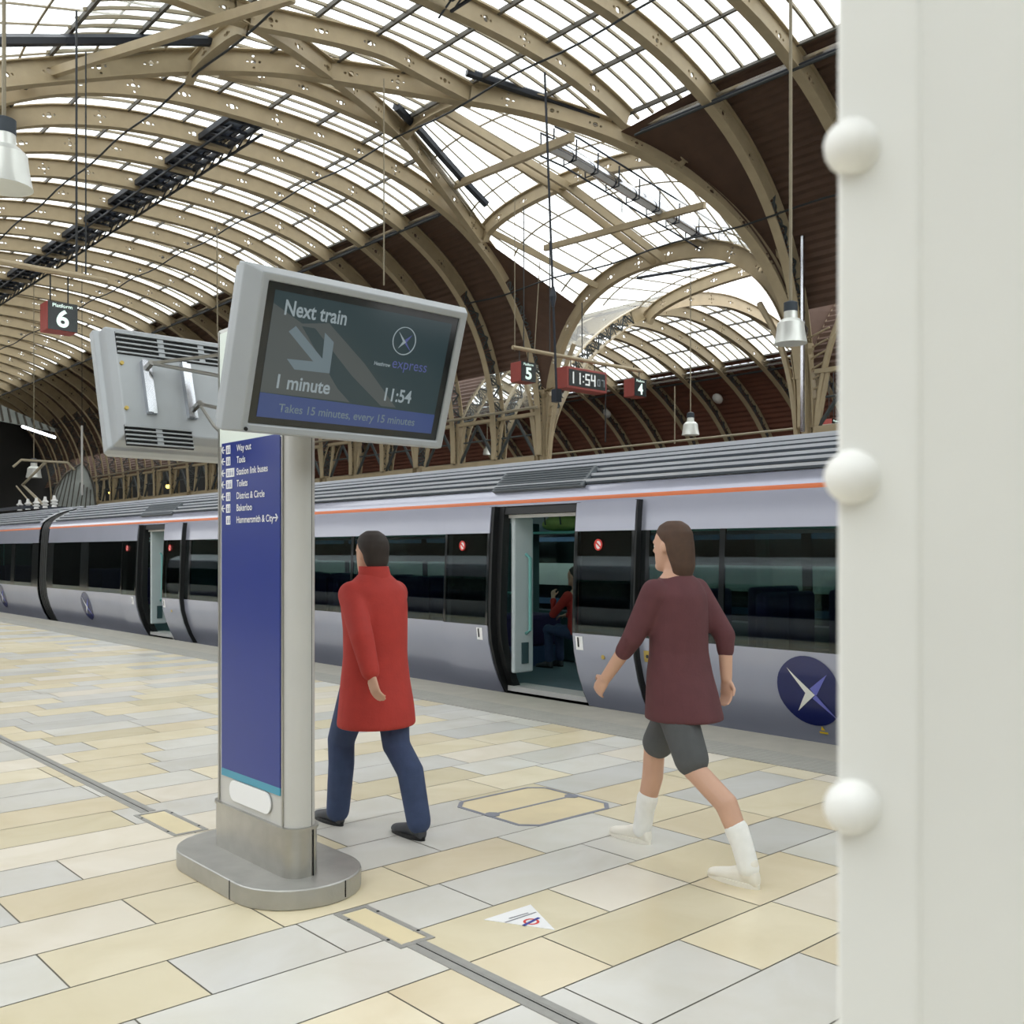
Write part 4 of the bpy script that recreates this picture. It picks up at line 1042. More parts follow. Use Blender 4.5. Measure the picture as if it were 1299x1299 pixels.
pw = PX(819,785,X1); b = MB(); patch(b, X1, pw.y, pw.z, [(-.05,-.135),(.05,-.135),(.05,.135),(-.05,.135)], .008); b.build('door_button_panel', M['alu'], c1)
b = MB(); b.tube([(X1+dxz(pw.z)-.02, pw.y, pw.z+.06), (X1+dxz(pw.z), pw.y, pw.z+.06)], .022, 14); b.build('door_button', M['pillar'], c1)
pw = PX(820,833,X1); b = MB(); patch(b, X1, pw.y, pw.z, [(-.045,-.055),(.045,-.055),(.045,.055),(-.045,.055)], .006); b.build('key_panel', M['brass'], c1)
b = MB(); b.tube([(X1+dxz(pw.z)-.012, pw.y, pw.z), (X1+dxz(pw.z), pw.y, pw.z)], .018, 12); b.build('key_switch', M['pillar'], c1)
pw = PX(843,891,X1+.1); b = MB(); ring = [V((X1+dxz(pw.z+math.sin(q)*.085)-.01, pw.y+math.cos(q)*.085, pw.z+math.sin(q)*.085)) for q in [k*math.pi/12 for k in range(25)]]; b.tube(ring, .012, 6); b.build('filler_ring', M['alu'], c1)
pw = PX(213,812,X1+.1); b = MB(); ring = [V((X1+dxz(pw.z+math.sin(q)*.085)-.01, pw.y+math.cos(q)*.085, pw.z+math.sin(q)*.085)) for q in [k*math.pi/12 for k in range(25)]]; b.tube(ring, .012, 6); b.build('filler_ring', M['alu'], c1)
pw = PX(1043,927,X1+.17); b = MB(); patch(b, X1, pw.y, pw.z, [(-.02,0),(.02,0),(0,.04)], .008); patch(b, X1, pw.y, pw.z, [(-.04,-.03),(.04,-.03),(.04,-.012),(-.04,-.012)], .008); b.build('warning_triangle', M['yellow'], c1)
c2 = carriage('coupled silver carriage at the far end past the dark gangway', X1, 25.0, 48.0, [(31.0, 32.3)], [(25.5,26.9),(27.2,28.9),(29.0,30.2),(33.2,36),(36.1,39),(39.1,42),(42.1,45)], [(28.1,.40,.30)], detail=False)
b = MB(); sec = [(X1+.03+a*1.0, z) for a, z in PROF]+[(X1+.0+a, z-.03) for a, z in ROOF]+[(X1+2.72-a, z-.03) for a, z in ROOF[::-1][1:]]+[(X1+2.69-a, z) for a, z in PROF[::-1]]
for k in range(5):
    b.plate([(x_, 24.35+.13*k, z) for x_, z in sec], (0, 1, 0), .09)
    b.plate([(X1+1.36+(x_-X1-1.36)*.97, 24.42+.13*k, 1.1+(z-1.1)*.97) for x_, z in sec], (0, 1, 0), .08)
gw = b.build('gangway_bellows', M['black']); tag(gw, 'black rubber gangway bellows joining the two silver carriages', 'gangway')
# pantograph on the coupled carriage
t = thing('pantograph', 'folded pantograph on the roof of the coupled carriage', 'pantograph', (X1+1.36, 30, 2.7))
yb = 30.0; xb = X1+1.36
b = MB(); b.box((xb-.6, yb-1.2, 2.72), (xb-.5, yb+1.2, 2.8)); b.box((xb+.5, yb-1.2, 2.72), (xb+.6, yb+1.2, 2.8)); b.box((xb-.6, yb-.9, 2.74), (xb+.6, yb-.8, 2.82)); b.build('base_frame', M['gantry'], t)
b = MB(); b.tube([(xb, yb-.9, 2.85), (xb, yb+1.0, 3.5), (xb, yb-1.0, 4.0)], .045, 6); b.tube([(xb-.2, yb-.6, 2.85), (xb-.2, yb+.9, 3.45)], .02, 6); b.build('arm', M['bar'], t)
b = MB(); b.tube([(xb-.8, yb-1.0, 3.85), (xb-.6, yb-1.0, 4.05), (xb+.6, yb-1.0, 4.05), (xb+.8, yb-1.0, 3.85)], .035, 6); b.build('contact_bar', M['bar'], t)
for k in range(5):
    b = MB(); y_ = 27.2+k*.75; b.lathe([(.07,0),(.05,.05),(.1,.08),(.05,.12),(.1,.16),(.05,.2),(.03,.3)], (xb-.3, y_, 2.72), 10); b.build('insulator', M['alu'], t)
# train on the next track
t = thing('train_carriage', 'white and blue train on the next track, seen through the open doorway', 'train', (13, 12, 0))
M['bluecoach'] = mat('blue_coach_band', (96, 120, 160), .35, 0, .05, coat=.3); M['whitecoach'] = mat('white_coach_panel', (226, 230, 228), .4, 0, .03)
def slab(nm, m, z0, z1, dx_=0): b = MB(); b.box((11.6+dx_, -2, z0), (14.3-dx_, 34, z1)); return b.build(nm, M[m], t)
slab('skirt', 'black', -.8, .68, .12); slab('blue_stripe', 'bluecoach', .68, .78); slab('dark_panel', 'pillar', .78, 1.0, .004); slab('white_panel', 'whitecoach', 1.0, 1.36); slab('window_band', 'pillar', 1.36, 1.72, .012); slab('blue_panel', 'bluecoach', 1.72, 2.05)
b = MB(); b.add([(11.6+a_, y_, z_) for y_ in (-2, 34) for a_, z_ in ((0,2.05),(.12,2.35),(.5,2.6),(1.35,2.68),(2.2,2.6),(2.58,2.35),(2.7,2.05))], [(i, i+1, 8+i, 7+i) for i in range(6)]); b.build('roof', M['roofgrey'], t, smooth=35)
for k in range(16):
    b = MB(); b.box((11.6, -1+k*2.1, 1.40), (11.62, .5+k*2.1, 1.69)); b.build('window', M['tglass'], t)
# the train standing behind the camera, on the other face of the same platform (mirrored in the carriage windows)
carriage('silver carriage on the opposite face of the platform, mirrored in the train windows', -7.4, -5.5, 46, [], [(k*3.0-4.5, k*3.0-1.9) for k in range(16)], [], detail=False)

# ------------------------------------------------------------------ drains, covers, sticker in the floor
def slot(label, y0, y1, x=2.335):
    t = thing('drain_channel', label, 'drain', (x, y0, 0), 'slot drains in the stone floor')
    b = MB(); b.box((x-.045, y0, -.02), (x-.012, y1, .003)); b.box((x+.012, y0, -.02), (x+.045, y1, .003)); b.build('steel_lip', M['drain_lip'], t)
    b = MB(); b.box((x-.012, y0, -.02), (x-.004, y1, .002)); b.box((x+.004, y0, -.02), (x+.012, y1, .002)); b.build('steel_lip', M['drain_lip'], t); b = MB(); b.box((x-.004, y0, -.02), (x+.004, y1, .001)); b.build('slot', M['darkslot'], t)
slot('slot drain running away past the totem to the far platform', 5.85, 40); slot('slot drain running towards the white riveted column', -2, 3.2)
def cover(label, x, y0, y1, hw, double=False):
    t = thing('access_cover', label, 'cover', (x, y0, 0), 'small access covers on the slot drain')
    b = MB()
    for (a, c, d, e) in ((x-hw, y0+.022, x-hw+.022, y1-.022), (x+hw-.022, y0+.022, x+hw, y1-.022), (x-hw, y0, x+hw, y0+.022), (x-hw, y1-.022, x+hw, y1)): b.box((a, c, -.01), (d, e, .004))
    b.build('steel_frame', M['drain_lip'], t)
    b = MB(); b.box((x-hw+.03, y0+.03, -.01), (x+hw-.03, y1-.03, .0025)); b.build('stone_inset', mat('cover_inset_stone', (222,208,170), .4, 0, .06, 4), t)
    b = MB()
    for yy in (y0+.1, y1-.1):
        for xx in (x-hw+.011, x+hw-.011): b.lathe([(.008,.004),(.006,.006),(0,.006)], (xx, yy, 0), 8)
    b.build('screw', M['darkslot'], t)
cover('small steel-framed access cover in front of the totem plinth', 2.345, 3.17, 3.66, .085); cover('small steel-framed access cover behind the totem plinth', 2.335, 5.25, 5.82, .1)
t = thing('manhole_cover', 'eight-sided stone-filled manhole cover with blue-grey frame between the walkers', 'cover', (4.14, 4.43, 0))
def octo(x0, x1, y0, y1, c): return [(x0+c,y0),(x1-c,y0),(x1,y0+c),(x1,y1-c),(x1-c,y1),(x0+c,y1),(x0,y1-c),(x0,y0+c)]
MF = mat('manhole_frame', (138, 140, 150), .5, .3, .1, 20)
b = MB(); ring = octo(3.77, 4.52, 4.06, 4.79, .09); inn = octo(3.795, 4.495, 4.085, 4.765, .08)
b.add([(x_, y_, .003) for x_, y_ in ring]+[(x_, y_, .003) for x_, y_ in inn]+[(x_, y_, -.01) for x_, y_ in ring], [f for k in range(8) for f in ((k,(k+1)%8,8+(k+1)%8,8+k),(k,16+k,16+(k+1)%8,(k+1)%8))])
b.box((3.79, 4.415, -.01), (4.5, 4.435, .0035)); b.prism(octo(3.77,3.86,4.38,4.47,.03), -.01, .005); b.prism(octo(4.43,4.52,4.38,4.47,.03), -.01, .005); b.build('frame', MF, t)
b = MB(); b.prism(inn, -.01, .0015); b.build('stone_inset', mat('manhole_stone', (222, 206, 168), .4, 0, .08, 3), t)
s = [PZ(614,1167), PZ(673,1148), PZ(704,1180)]
t = thing('floor_sticker', 'white triangular floor sticker with a red ring and blue bar', 'sticker', tuple(s[2]))
b = MB(); b.plate(s, (0,0,1), .0025); b.build('backing', M['white'], t)
rc = PZ(674, 1170); n_ = 20
b = MB(); uo = (PZ(684,1169)-PZ(664,1171))/2; vo_ = V((-uo.y, uo.x, 0))
outr = [rc+uo*math.cos(2*math.pi*k/n_)+vo_*math.sin(2*math.pi*k/n_) for k in range(n_)]; innr = [rc+(uo*math.cos(2*math.pi*k/n_)+vo_*math.sin(2*math.pi*k/n_))*.68 for k in range(n_)]
b.add([p+V((0,0,.0035)) for p in outr]+[p+V((0,0,.0035)) for p in innr], [(k,(k+1)%n_,n_+(k+1)%n_,n_+k) for k in range(n_)]); b.build('roundel_ring', M['redprint'], t)
b = MB(); d_ = PZ(682,1166)-PZ(666,1174); q = V((-d_.y, d_.x, 0)).normalized()*.007; m0, m1_ = rc-d_*.62, rc+d_*.62
b.plate([m0-q+V((0,0,.003)), m1_-q+V((0,0,.003)), m1_+q+V((0,0,.003)), m0+q+V((0,0,.003))], (0,0,1), .001); b.build('roundel_bar', M['bluep'], t)
b = MB()
for (a, c) in (((646,1166),(670,1159)),((641,1171),(680,1158))):
    p0, p1 = PZ(*a), PZ(*c); d_ = (p1-p0).normalized(); q = V((-d_.y, d_.x, 0))*.004; z_ = V((0,0,.003)); b.plate([p0-q+z_, p1-q+z_, p1+q+z_, p0+q+z_], (0,0,1), .0008)
b.build('printed_line', mat('grey_print', (140,140,145), .5), t)

# ------------------------------------------------------------------ information totem
XC, YC0, YC1 = 2.31, 4.02, 4.62
def stadium(xc, y0, y1, r, n=16):
    return [(xc+r*math.cos(math.pi+math.pi*k/n), y0+r*math.sin(math.pi+math.pi*k/n)) for k in range(n+1)]+[(xc+r*math.cos(math.pi*k/n), y1+r*math.sin(math.pi*k/n)) for k in range(n+1)]
tt = thing('wayfinding_totem', 'tall grey information totem with a blue directions panel', 'sign', (XC, 4.33, 0))
b = MB(); b.prism(stadium(XC, 4.07, 4.63, .30), 0, .09); po = bevel(b.build('plinth', M['plinth'], tt, smooth=35), .006)
b = MB(); b.box((XC+.086, 3.7815, .012), (XC+.090, 3.80, .086)); b.box((XC-.302, 4.12, .004), (XC-.298, 4.124, .088)); b.build('plinth_seam', M['darkslot'], po)
def rbox(x0, x1, y0, y1, r, n=6):
    out = []
    for (cx, cy, a0) in ((x1-r, y0+r, -90), (x1-r, y1-r, 0), (x0+r, y1-r, 90), (x0+r, y0+r, 180)):
        for k in range(n+1): a = math.radians(a0+90*k/n); out.append((cx+r*math.cos(a), cy+r*math.sin(a)))
    return out
b = MB(); b.prism(rbox(2.20, 2.372, 3.925, 4.72, .08), .09, .30); b.prism(rbox(2.194, 2.378, 3.919, 4.726, .083), .30, .312); so = b.build('skirt', M['steel'], tt, smooth=35)
b = MB(); b.box((2.319, 3.9235, .09), (2.3205, 3.935, .3)); b.build('skirt_seam', M['darkslot'], so)
b = MB(); b.prism(rbox(2.212, 2.362, 3.935, 4.71, .072), .31, 2.65); ps = b.build('post', M['alu'], tt, smooth=35)
b = MB(); b.box((2.319, 3.941, .31), (2.321, 3.955, 2.64)); b.build('post_seam', M['darkslot'], ps)
b = MB(); b.box((2.205, 4.0, .315), (2.215, 4.012, 2.64)); b.box((2.205, 4.635, .315), (2.215, 4.647, 2.64)); b.build('frame_strip', M['steel'], ps)
XF = 2.2095
b = MB(); b.box((XF-.003, 4.015, 2.07), (XF+.01, 4.63, 2.63)); b.build('header_panel', mat('lit_header', (236,244,236), .4, 0, 0), ps)
b = MB(); b.box((XF-.005, 4.022, .485), (XF+.01, 4.605, 2.083)); bp = b.build('directions_panel', M['blue'], tt)
b = MB(); b.box((XF-.006, 4.022, .45), (XF+.01, 4.605, .485)); b.build('teal_band', M['teal'], bp)
b = MB(); cy, cz = 4.31, .395
L_ = [(cy+.155+.05*math.cos(a), cz+.0+.05*math.sin(a)) for a in [math.radians(-90+15*k) for k in range(13)]]+[(cy-.155+.05*math.cos(a), cz+.05*math.sin(a)) for a in [math.radians(90+15*k) for k in range(13)]]
b.plate([(XF-.003, y_, z_) for y_, z_ in L_], (-1,0,0), .006); b.build('blank_label', M['white'], ps)
rows_ = [('Way out', 573, 319, 1, 1), ('Taxis', 587.8, 311.5, 1, 1), ('Station link buses', 602.8, 340, 1, 2), ('Toilets', 617.6, 314.5, 1, 1.5), ('District & Circle', 633.2, 336, 1, 1), ('Bakerloo', 648.4, 320, 1, 1), ('Hammersmith & City', 663.5, 347.5, 0, 1)]
for body, py, pxe, ar, pw_ in rows_:
    p0 = PX(300.6, py, XF-.006); p1 = PX(pxe, py, XF-.006); z_ = 1.55+(CY-py)/F*(XF/ray(300.6, py).x); y_ = p0.y
    text('lettering', body, M['white'], bp, (XF-.006, y_, z_), (0,-1,0), (0,0,1), height=.032, width=y_-p1.y, bold=.012)
    b = MB(); yb_ = PX(288.6, py, XF).y; wdt = .042*pw_
    b.box((XF-.0075, yb_-wdt, z_-.006), (XF-.004, yb_, z_+.036)); pc = b.build('pictogram', M['white'], bp)
    b = MB()
    for q in range(int(2*pw_)): 
        b.box((XF-.0082, yb_-.012-.018*q-.006, z_+.0), (XF-.0074, yb_-.012-.018*q, z_+.02)); b.box((XF-.0082, yb_-.013-.018*q-.004, z_+.023), (XF-.0074, yb_-.013-.018*q, z_+.029))
    b.build('pictogram_mark', M['blue'], pc)
    def arrow(yc, d):
        b = MB(); zc_ = z_+.016; L2 = .017
        b.tube([(XF-.007, yc-L2, zc_), (XF-.007, yc+L2, zc_)], .0035, 4); b.tube([(XF-.007, yc+d*L2-d*.016, zc_+.016), (XF-.007, yc+d*L2, zc_), (XF-.007, yc+d*L2-d*.016, zc_-.016)], .0035, 4); b.build('arrow', M['white'], bp)
    if ar: arrow(PX(285.3, py, XF).y, 1)
    else: arrow(PX(351.5, py, XF).y, -1)

# ------------------------------------------------------------------ display screens on the totem
def display(label, c, u, v, back_detail):
    c, u, v = V(c), V(u), V(v).normalized(); n = u.cross(v)
    t = thing('display_screen', label, 'screen', tuple(c), 'screens on the totem')
    hw, hh = .473, .2815
    def R(du, dv, dn): return [c+u*a*(hw+du)+v*b_*(hh+dv)+n*dn for a, b_ in ((-1,-1),(1,-1),(1,1),(-1,1))]
    loops = [R(0,0,-.012), R(0,0,.004), R(.03,.03,.010), R(.075,.05,-.07), R(.075,.05,-.12), R(.05,.035,-.135), R(.045,.03,-.20), R(.015,.0,-.24)]
    b = MB(); vs = [p for L in loops for p in L]; fs = []
    for i in range(len(loops)-1):
        for k in range(4): l = (k+1) % 4; fs.append((i*4+k, i*4+l, (i+1)*4+l, (i+1)*4+k))
    fs.append(tuple(range((len(loops)-1)*4, len(loops)*4)))
    b.add(vs, fs); bevel(b.build('casing', M['alu2'], t), .006, 2, 15)
    b = MB(); b.plate(R(-.001,-.001,-.010), n, .004); pn = b.build('screen', M['pillar'], t)
    return t, c, u, v, n, hw, hh, pn
M['alu2'] = mat('grey_screen_casing', (166, 170, 173), .45, .2, .03, 4)
UPV = V((0, -.311, .950)); SC = V((2.331, 3.5625, 2.331))
t, c, u, v, n, hw, hh, pn = display('tilted display screen reading Next train 1 minute, facing the camera', SC, (1,0,0), UPV, False)
SP = c-n*.006
def suv(px, py): p = PP(px, py, SP, n); return (p-SP).dot(u), (p-SP).dot(v)
def spoly(pts, m, name, o=.0012):
    b = MB(); b.plate([SP+u*suv(*q)[0]+v*suv(*q)[1]+n*o*.5 for q in pts], n, o*.5); return b.build(name, m, pn)
def uvpoly(pts, m, name, o): b = MB(); b.plate([SP+u*a+v*b_+n*o*.5 for a, b_ in pts], n, o*.5); return b.build(name, m, pn)
wx, wy = hw-.035, hh-.03
uvpoly([(-wx,-wy),(wx,-wy),(wx,wy),(-wx,wy)], M['scr'], 'picture', .001)
uvpoly([(-wx,-wy+.1),(.22,-wy+.1),(.02,.02),(-.18,.16),(-.30,.14),(-wx,.2)], M['scr_lit'], 'picture_pale_wedge', .0016)  # paler wedge, then a darker diagonal band, laid over the picture
uvpoly([(-.02,-wy+.1),(-.09,-.1),(-.3,.13),(-.24,.13),(-.03,-.04),(.14,-wy+.1)], M['scr'], 'picture_dark_band', .0020)
uvpoly([(-wx,-wy),(wx,-wy),(wx,-wy+.088),(-wx,-wy+.098)], M['scr_blue'], 'blue_band', .0024)
def stext(body, pl, pr, m, height, name='lettering', bold=.02):
    a = suv(*pl); b_ = suv(*pr); text(name, body, m, pn, SP+u*a[0]+v*a[1]+n*.0026, u, v, height=height, width=b_[0]-a[0], bold=bold, depth=.0004)
stext('Next train', (360, 398.5), (438.5, 411), M['scr_txt'], .058)
stext('1 minute', (350, 491.5), (417, 500), M['scr_txt'], .055)
stext('11:54', (486.5, 507.5), (520, 511.5), M['scr_txt'], .055)
stext('Takes 15 minutes, every 15 minutes', (352.5, 522), (525, 538), M['scr_arrow'], .034, bold=.012)
stext('Heathrow', (474, 462.5), (494.5, 465), M['scr_txt'], .016)
stext('express', (496.5, 466), (540, 472), M['scr_purple'], .045, bold=.0)
spoly([(366,420.5),(375,413.5),(408.5,455),(412,422),(423,434),(417.5,473.5),(373,468.5),(363.5,455),(397,458.5)], M['scr_arrow'], 'arrow', .003)
cu_ = suv(512.5, 432.5); ra = abs(suv(527,432.5)[0]-suv(498,432.5)[0])/2
b = MB(); b.tube([SP+u*(cu_[0]+ra*math.cos(k*math.pi/16))+v*(cu_[1]+ra*math.sin(k*math.pi/16))+n*.0028 for k in range(33)], .0025, 4); b.build('logo_ring', M['scr_txt'], pn)
S2 = lambda L: [(cu_[0]+(x-590)/420*ra*.95, cu_[1]-(y-565)/450*ra*.95) for x, y in L]
uvpoly(S2([(335,280),(668,605),(402,842),(545,592)]), M['scr_txt'], 'logo_chevron', .003)
uvpoly(S2([(860,325),(690,606),(668,605),(612,528)]), M['scr_purple'], 'logo_chevron', .003); uvpoly(S2([(690,612),(915,905),(632,652),(668,608)]), M['scr_purple'], 'logo_chevron', .003)
q_ = c+u*(-hw-.01)+v*(-hh-.022)+n*.010; b = MB(); b.tube([q_-n*.006, q_+n*.004], .008, 10); b.build('sensor', M['darkslot'], t)
b = MB(); b.box((2.25, 3.80, 2.30), (2.37, 3.94, 2.36)); b.box((2.27, 3.78, 2.2), (2.35, 3.82, 2.5)); b.build('mounting_arm', M['steel'], t)
# second screen, seen from behind
S2c = V((2.331, 5.20, 2.331)); UP2 = V((0, .311, .950))
t, c, u, v, n, hw, hh, pn2 = display('display screen turned away, showing its vented grey back', S2c, (-1,0,0), UP2, True)
bk = c-n*.2405
def onb(du, dv, dn=0): return bk+u*du+v*dv-n*dn       # du along u: towards -X; dn outwards from the back
def bq(px, py): p = PP(px, py, bk, n); return (p-bk).dot(u), (p-bk).dot(v)
def slots(u0, u1, v0, v1, rows_n, parts):
    pt = MB(); pt.obox(onb((u0+u1)/2, (v0+v1)/2, .0), u, v, n, abs(u1-u0)/2+.01, abs(v1-v0)/2+.008, .004); vp = pt.build('vent', M['darkslot'], t)
    for k in range(rows_n+1):
        fin = MB(); fin.obox(onb((u0+u1)/2, v0+(v1-v0)*k/rows_n, .008), u, v, n, abs(u1-u0)/2+.01, .0035, .005); fin.build('vent_slat', M['alu2'], vp)
    for k in range(1, parts):
        fin = MB(); fin.obox(onb(u0+(u1-u0)*k/parts, (v0+v1)/2, .004), u, v, n, .016, abs(v1-v0)/2, .003); fin.build('vent_mullion', M['alu2'], vp)
e0, e1 = bq(148, 423), bq(151, 447); slots(e0[0], -.40, e1[1], e0[1], 4, 4)
e0, e1 = bq(160, 541), bq(163, 563); slots(e0[0], bq(241, 553)[0], e1[1], e0[1], 4, 2)
rails = []
for (xa, ya), (xb_, yb_) in (((179,460),(190,526)), ((231,463),(240,532))):
    ra_, rb_ = bq(xa, ya), bq(xb_, yb_); du = (ra_[0]+rb_[0])/2; vm = (ra_[1]+rb_[1])/2; hv = abs(ra_[1]-rb_[1])/2; rails.append((du, ra_[1], rb_[1]))
    b = MB(); b.obox(onb(du, vm, .018), u, v, n, .013, hv, .018); b.obox(onb(du-.026, vm, .012), u, v, n, .011, hv, .012); b.build('mounting_rail', M['chrome'], t)
A0 = onb(rails[0][0]-.02, rails[0][1]-.03, .06); A1 = onb(rails[1][0]-.03, rails[1][2]+.06, .07)
for k, (p, q) in enumerate(((A0, V((2.30, 4.73, 2.56))), (A0, V((2.28, 4.73, 2.44))), (A1, V((2.30, 4.73, 2.27))), (A1, V((2.30, 4.73, 2.12))))):
    b = MB(); b.tube([p, p.lerp(q, .5)+(V((0, 0, -.02)) if k == 3 else V((0, 0, 0))), q], .0095, 6); b.tube([p-n*.012, p+n*.05], .017, 6); b.build('bracket_arm', M['steel'], t)
for L_ in ([(-.20,.03,.02),(-.18,.07,.08),(-.24,.08,.12),(-.27,.0,.10)], [(-.2,-.07,.08),(-.2,-.2,.03)], [(-.24,-.04,.08),(-.21,-.2,.03)]):
    b = MB(); b.tube([onb(*q) for q in L_], .011, 8); b.build('cable', M['steel'], t)
b = MB(); b.tube([onb(-.2, -.215, -.004), onb(-.2, -.215, .004)], .03, 16); b.build('cable_hole', M['darkslot'], t)
for q in ((154, 461), (160, 518)):
    du, dv = bq(*q); b = MB(); b.tube([onb(du, dv, -.002), onb(du, dv, .012)], .010, 10); b.build('screw', M['brass'], t)

# ------------------------------------------------------------------ riveted column close to the camera
CT = .5
a0 = PT(1061, 700, CT); dirf = V((DX*.92+DY*.39, DY*.92-DX*.39, 0)).normalized()   # flange face runs away to the right of the view
rt = V((DY, -DX, 0)); vw = V((DX, DY, 0))
a1 = a0+rt*.043-vw*.012; a2 = a1+rt*.20+vw*.02; a3 = a2+vw*.3; a4 = a0+vw*.3
t = thing('riveted_column', 'white painted riveted iron column close beside the camera', 'column', (a0.x, a0.y, 0))
b = MB(); b.prism([(p.x, p.y) for p in (a0, a0+rt*.043, a0+rt*.052+vw*.02, a0+rt*.012+vw*.02)], 0, 5.2); fo = b.build('edge_flange', M['column'], t)
bevel(fo, .004, 3)
b = MB(); w0 = a0+rt*.0425+vw*.004; b.prism([(p.x, p.y) for p in (w0, w0+rt*.3+vw*.05, w0+rt*.45+vw*.3, a0+rt*.14+vw*.3, a0+rt*.02+vw*.019)], 0, 5.2); bevel(b.build('shaft', M['column'], t), .003, 2)
pitch = 418*CT/F; zr = EYE+(CY-605)/F*CT
for k in range(-8, 20):
    z_ = zr+pitch*k
    if z_ < .1 or z_ > 5: continue
    ctr = a0+rt*.0085+vw*.001; ctr.z = z_
    b = MB(); nrm = (-vw*.84-rt*.54).normalized(); s1_ = V((0,0,1)); s2_ = nrm.cross(s1_)
    prof = [(.0135,-.003),(.0135,.003),(.0125,.008),(.0098,.0120),(.0056,.0146),(0,.0155)]; vs = []; fs = []; sg = 20
    for (r_, h_) in prof[:-1]:
        for q in range(sg): an = 2*math.pi*q/sg; vs.append(ctr+nrm*h_+(s1_*math.cos(an)+s2_*math.sin(an))*r_)
    vs.append(ctr+nrm*prof[-1][1]); L = len(vs)-1
    for i in range(len(prof)-2):
        for q in range(sg): w_ = (q+1) % sg; fs.append((i*sg+q, i*sg+w_, (i+1)*sg+w_, (i+1)*sg+q))
    for q in range(sg): fs.append(((len(prof)-2)*sg+q, (len(prof)-2)*sg+(q+1) % sg, L))
    fs.append(tuple(range(sg))); b.add(vs, fs); b.build('rivet', M['column'], t, smooth=60)

# ------------------------------------------------------------------ people
def fuse(name, mb, m, parent, voxel=.009, smooth=6, factor=.5):
    """overlapping closed forms -> one continuous skin"""
    me = mb.mesh('tmp', m); o = bpy.data.objects.new('tmp', me); COL.objects.link(o)
    r = o.modifiers.new('r', 'REMESH'); r.mode = 'VOXEL'; r.voxel_size = voxel
    s_ = o.modifiers.new('s', 'SMOOTH'); s_.iterations = smooth; s_.factor = factor
    dg = bpy.context.evaluated_depsgraph_get(); new = bpy.data.meshes.new_from_object(o.evaluated_get(dg))
    bpy.data.objects.remove(o); new.name = name; new.materials.clear(); new.materials.append(m); new.shade_smooth()
    ob = bpy.data.objects.new(name, new); COL.objects.link(ob); put(ob, parent); return ob
def chain(mb, pts, rad, seg=14):
    pts = [V(p) for p in pts]
    mb.tube(pts, rad, seg)
    for p, r in zip(pts, rad): mb.ball(p, r, seg=seg, rings=8)
def rings(mb, R, seg=20):
    """R: list of (centre, half-width vector, half-depth vector) stacked into a closed form"""
    vs = []; fs = []
    for c, a, b_ in R:
        for k in range(seg):
            q = 2*math.pi*k/seg; vs.append(V(c)+V(a)*math.cos(q)+V(b_)*math.sin(q))
    for i in range(len(R)-1):
        for k in range(seg): l = (k+1) % seg; fs.append((i*seg+k, i*seg+l, (i+1)*seg+l, (i+1)*seg+k))
    fs.append(tuple(range(seg))[::-1]); fs.append(tuple((len(R)-1)*seg+k for k in range(seg))); mb.add(vs, fs)
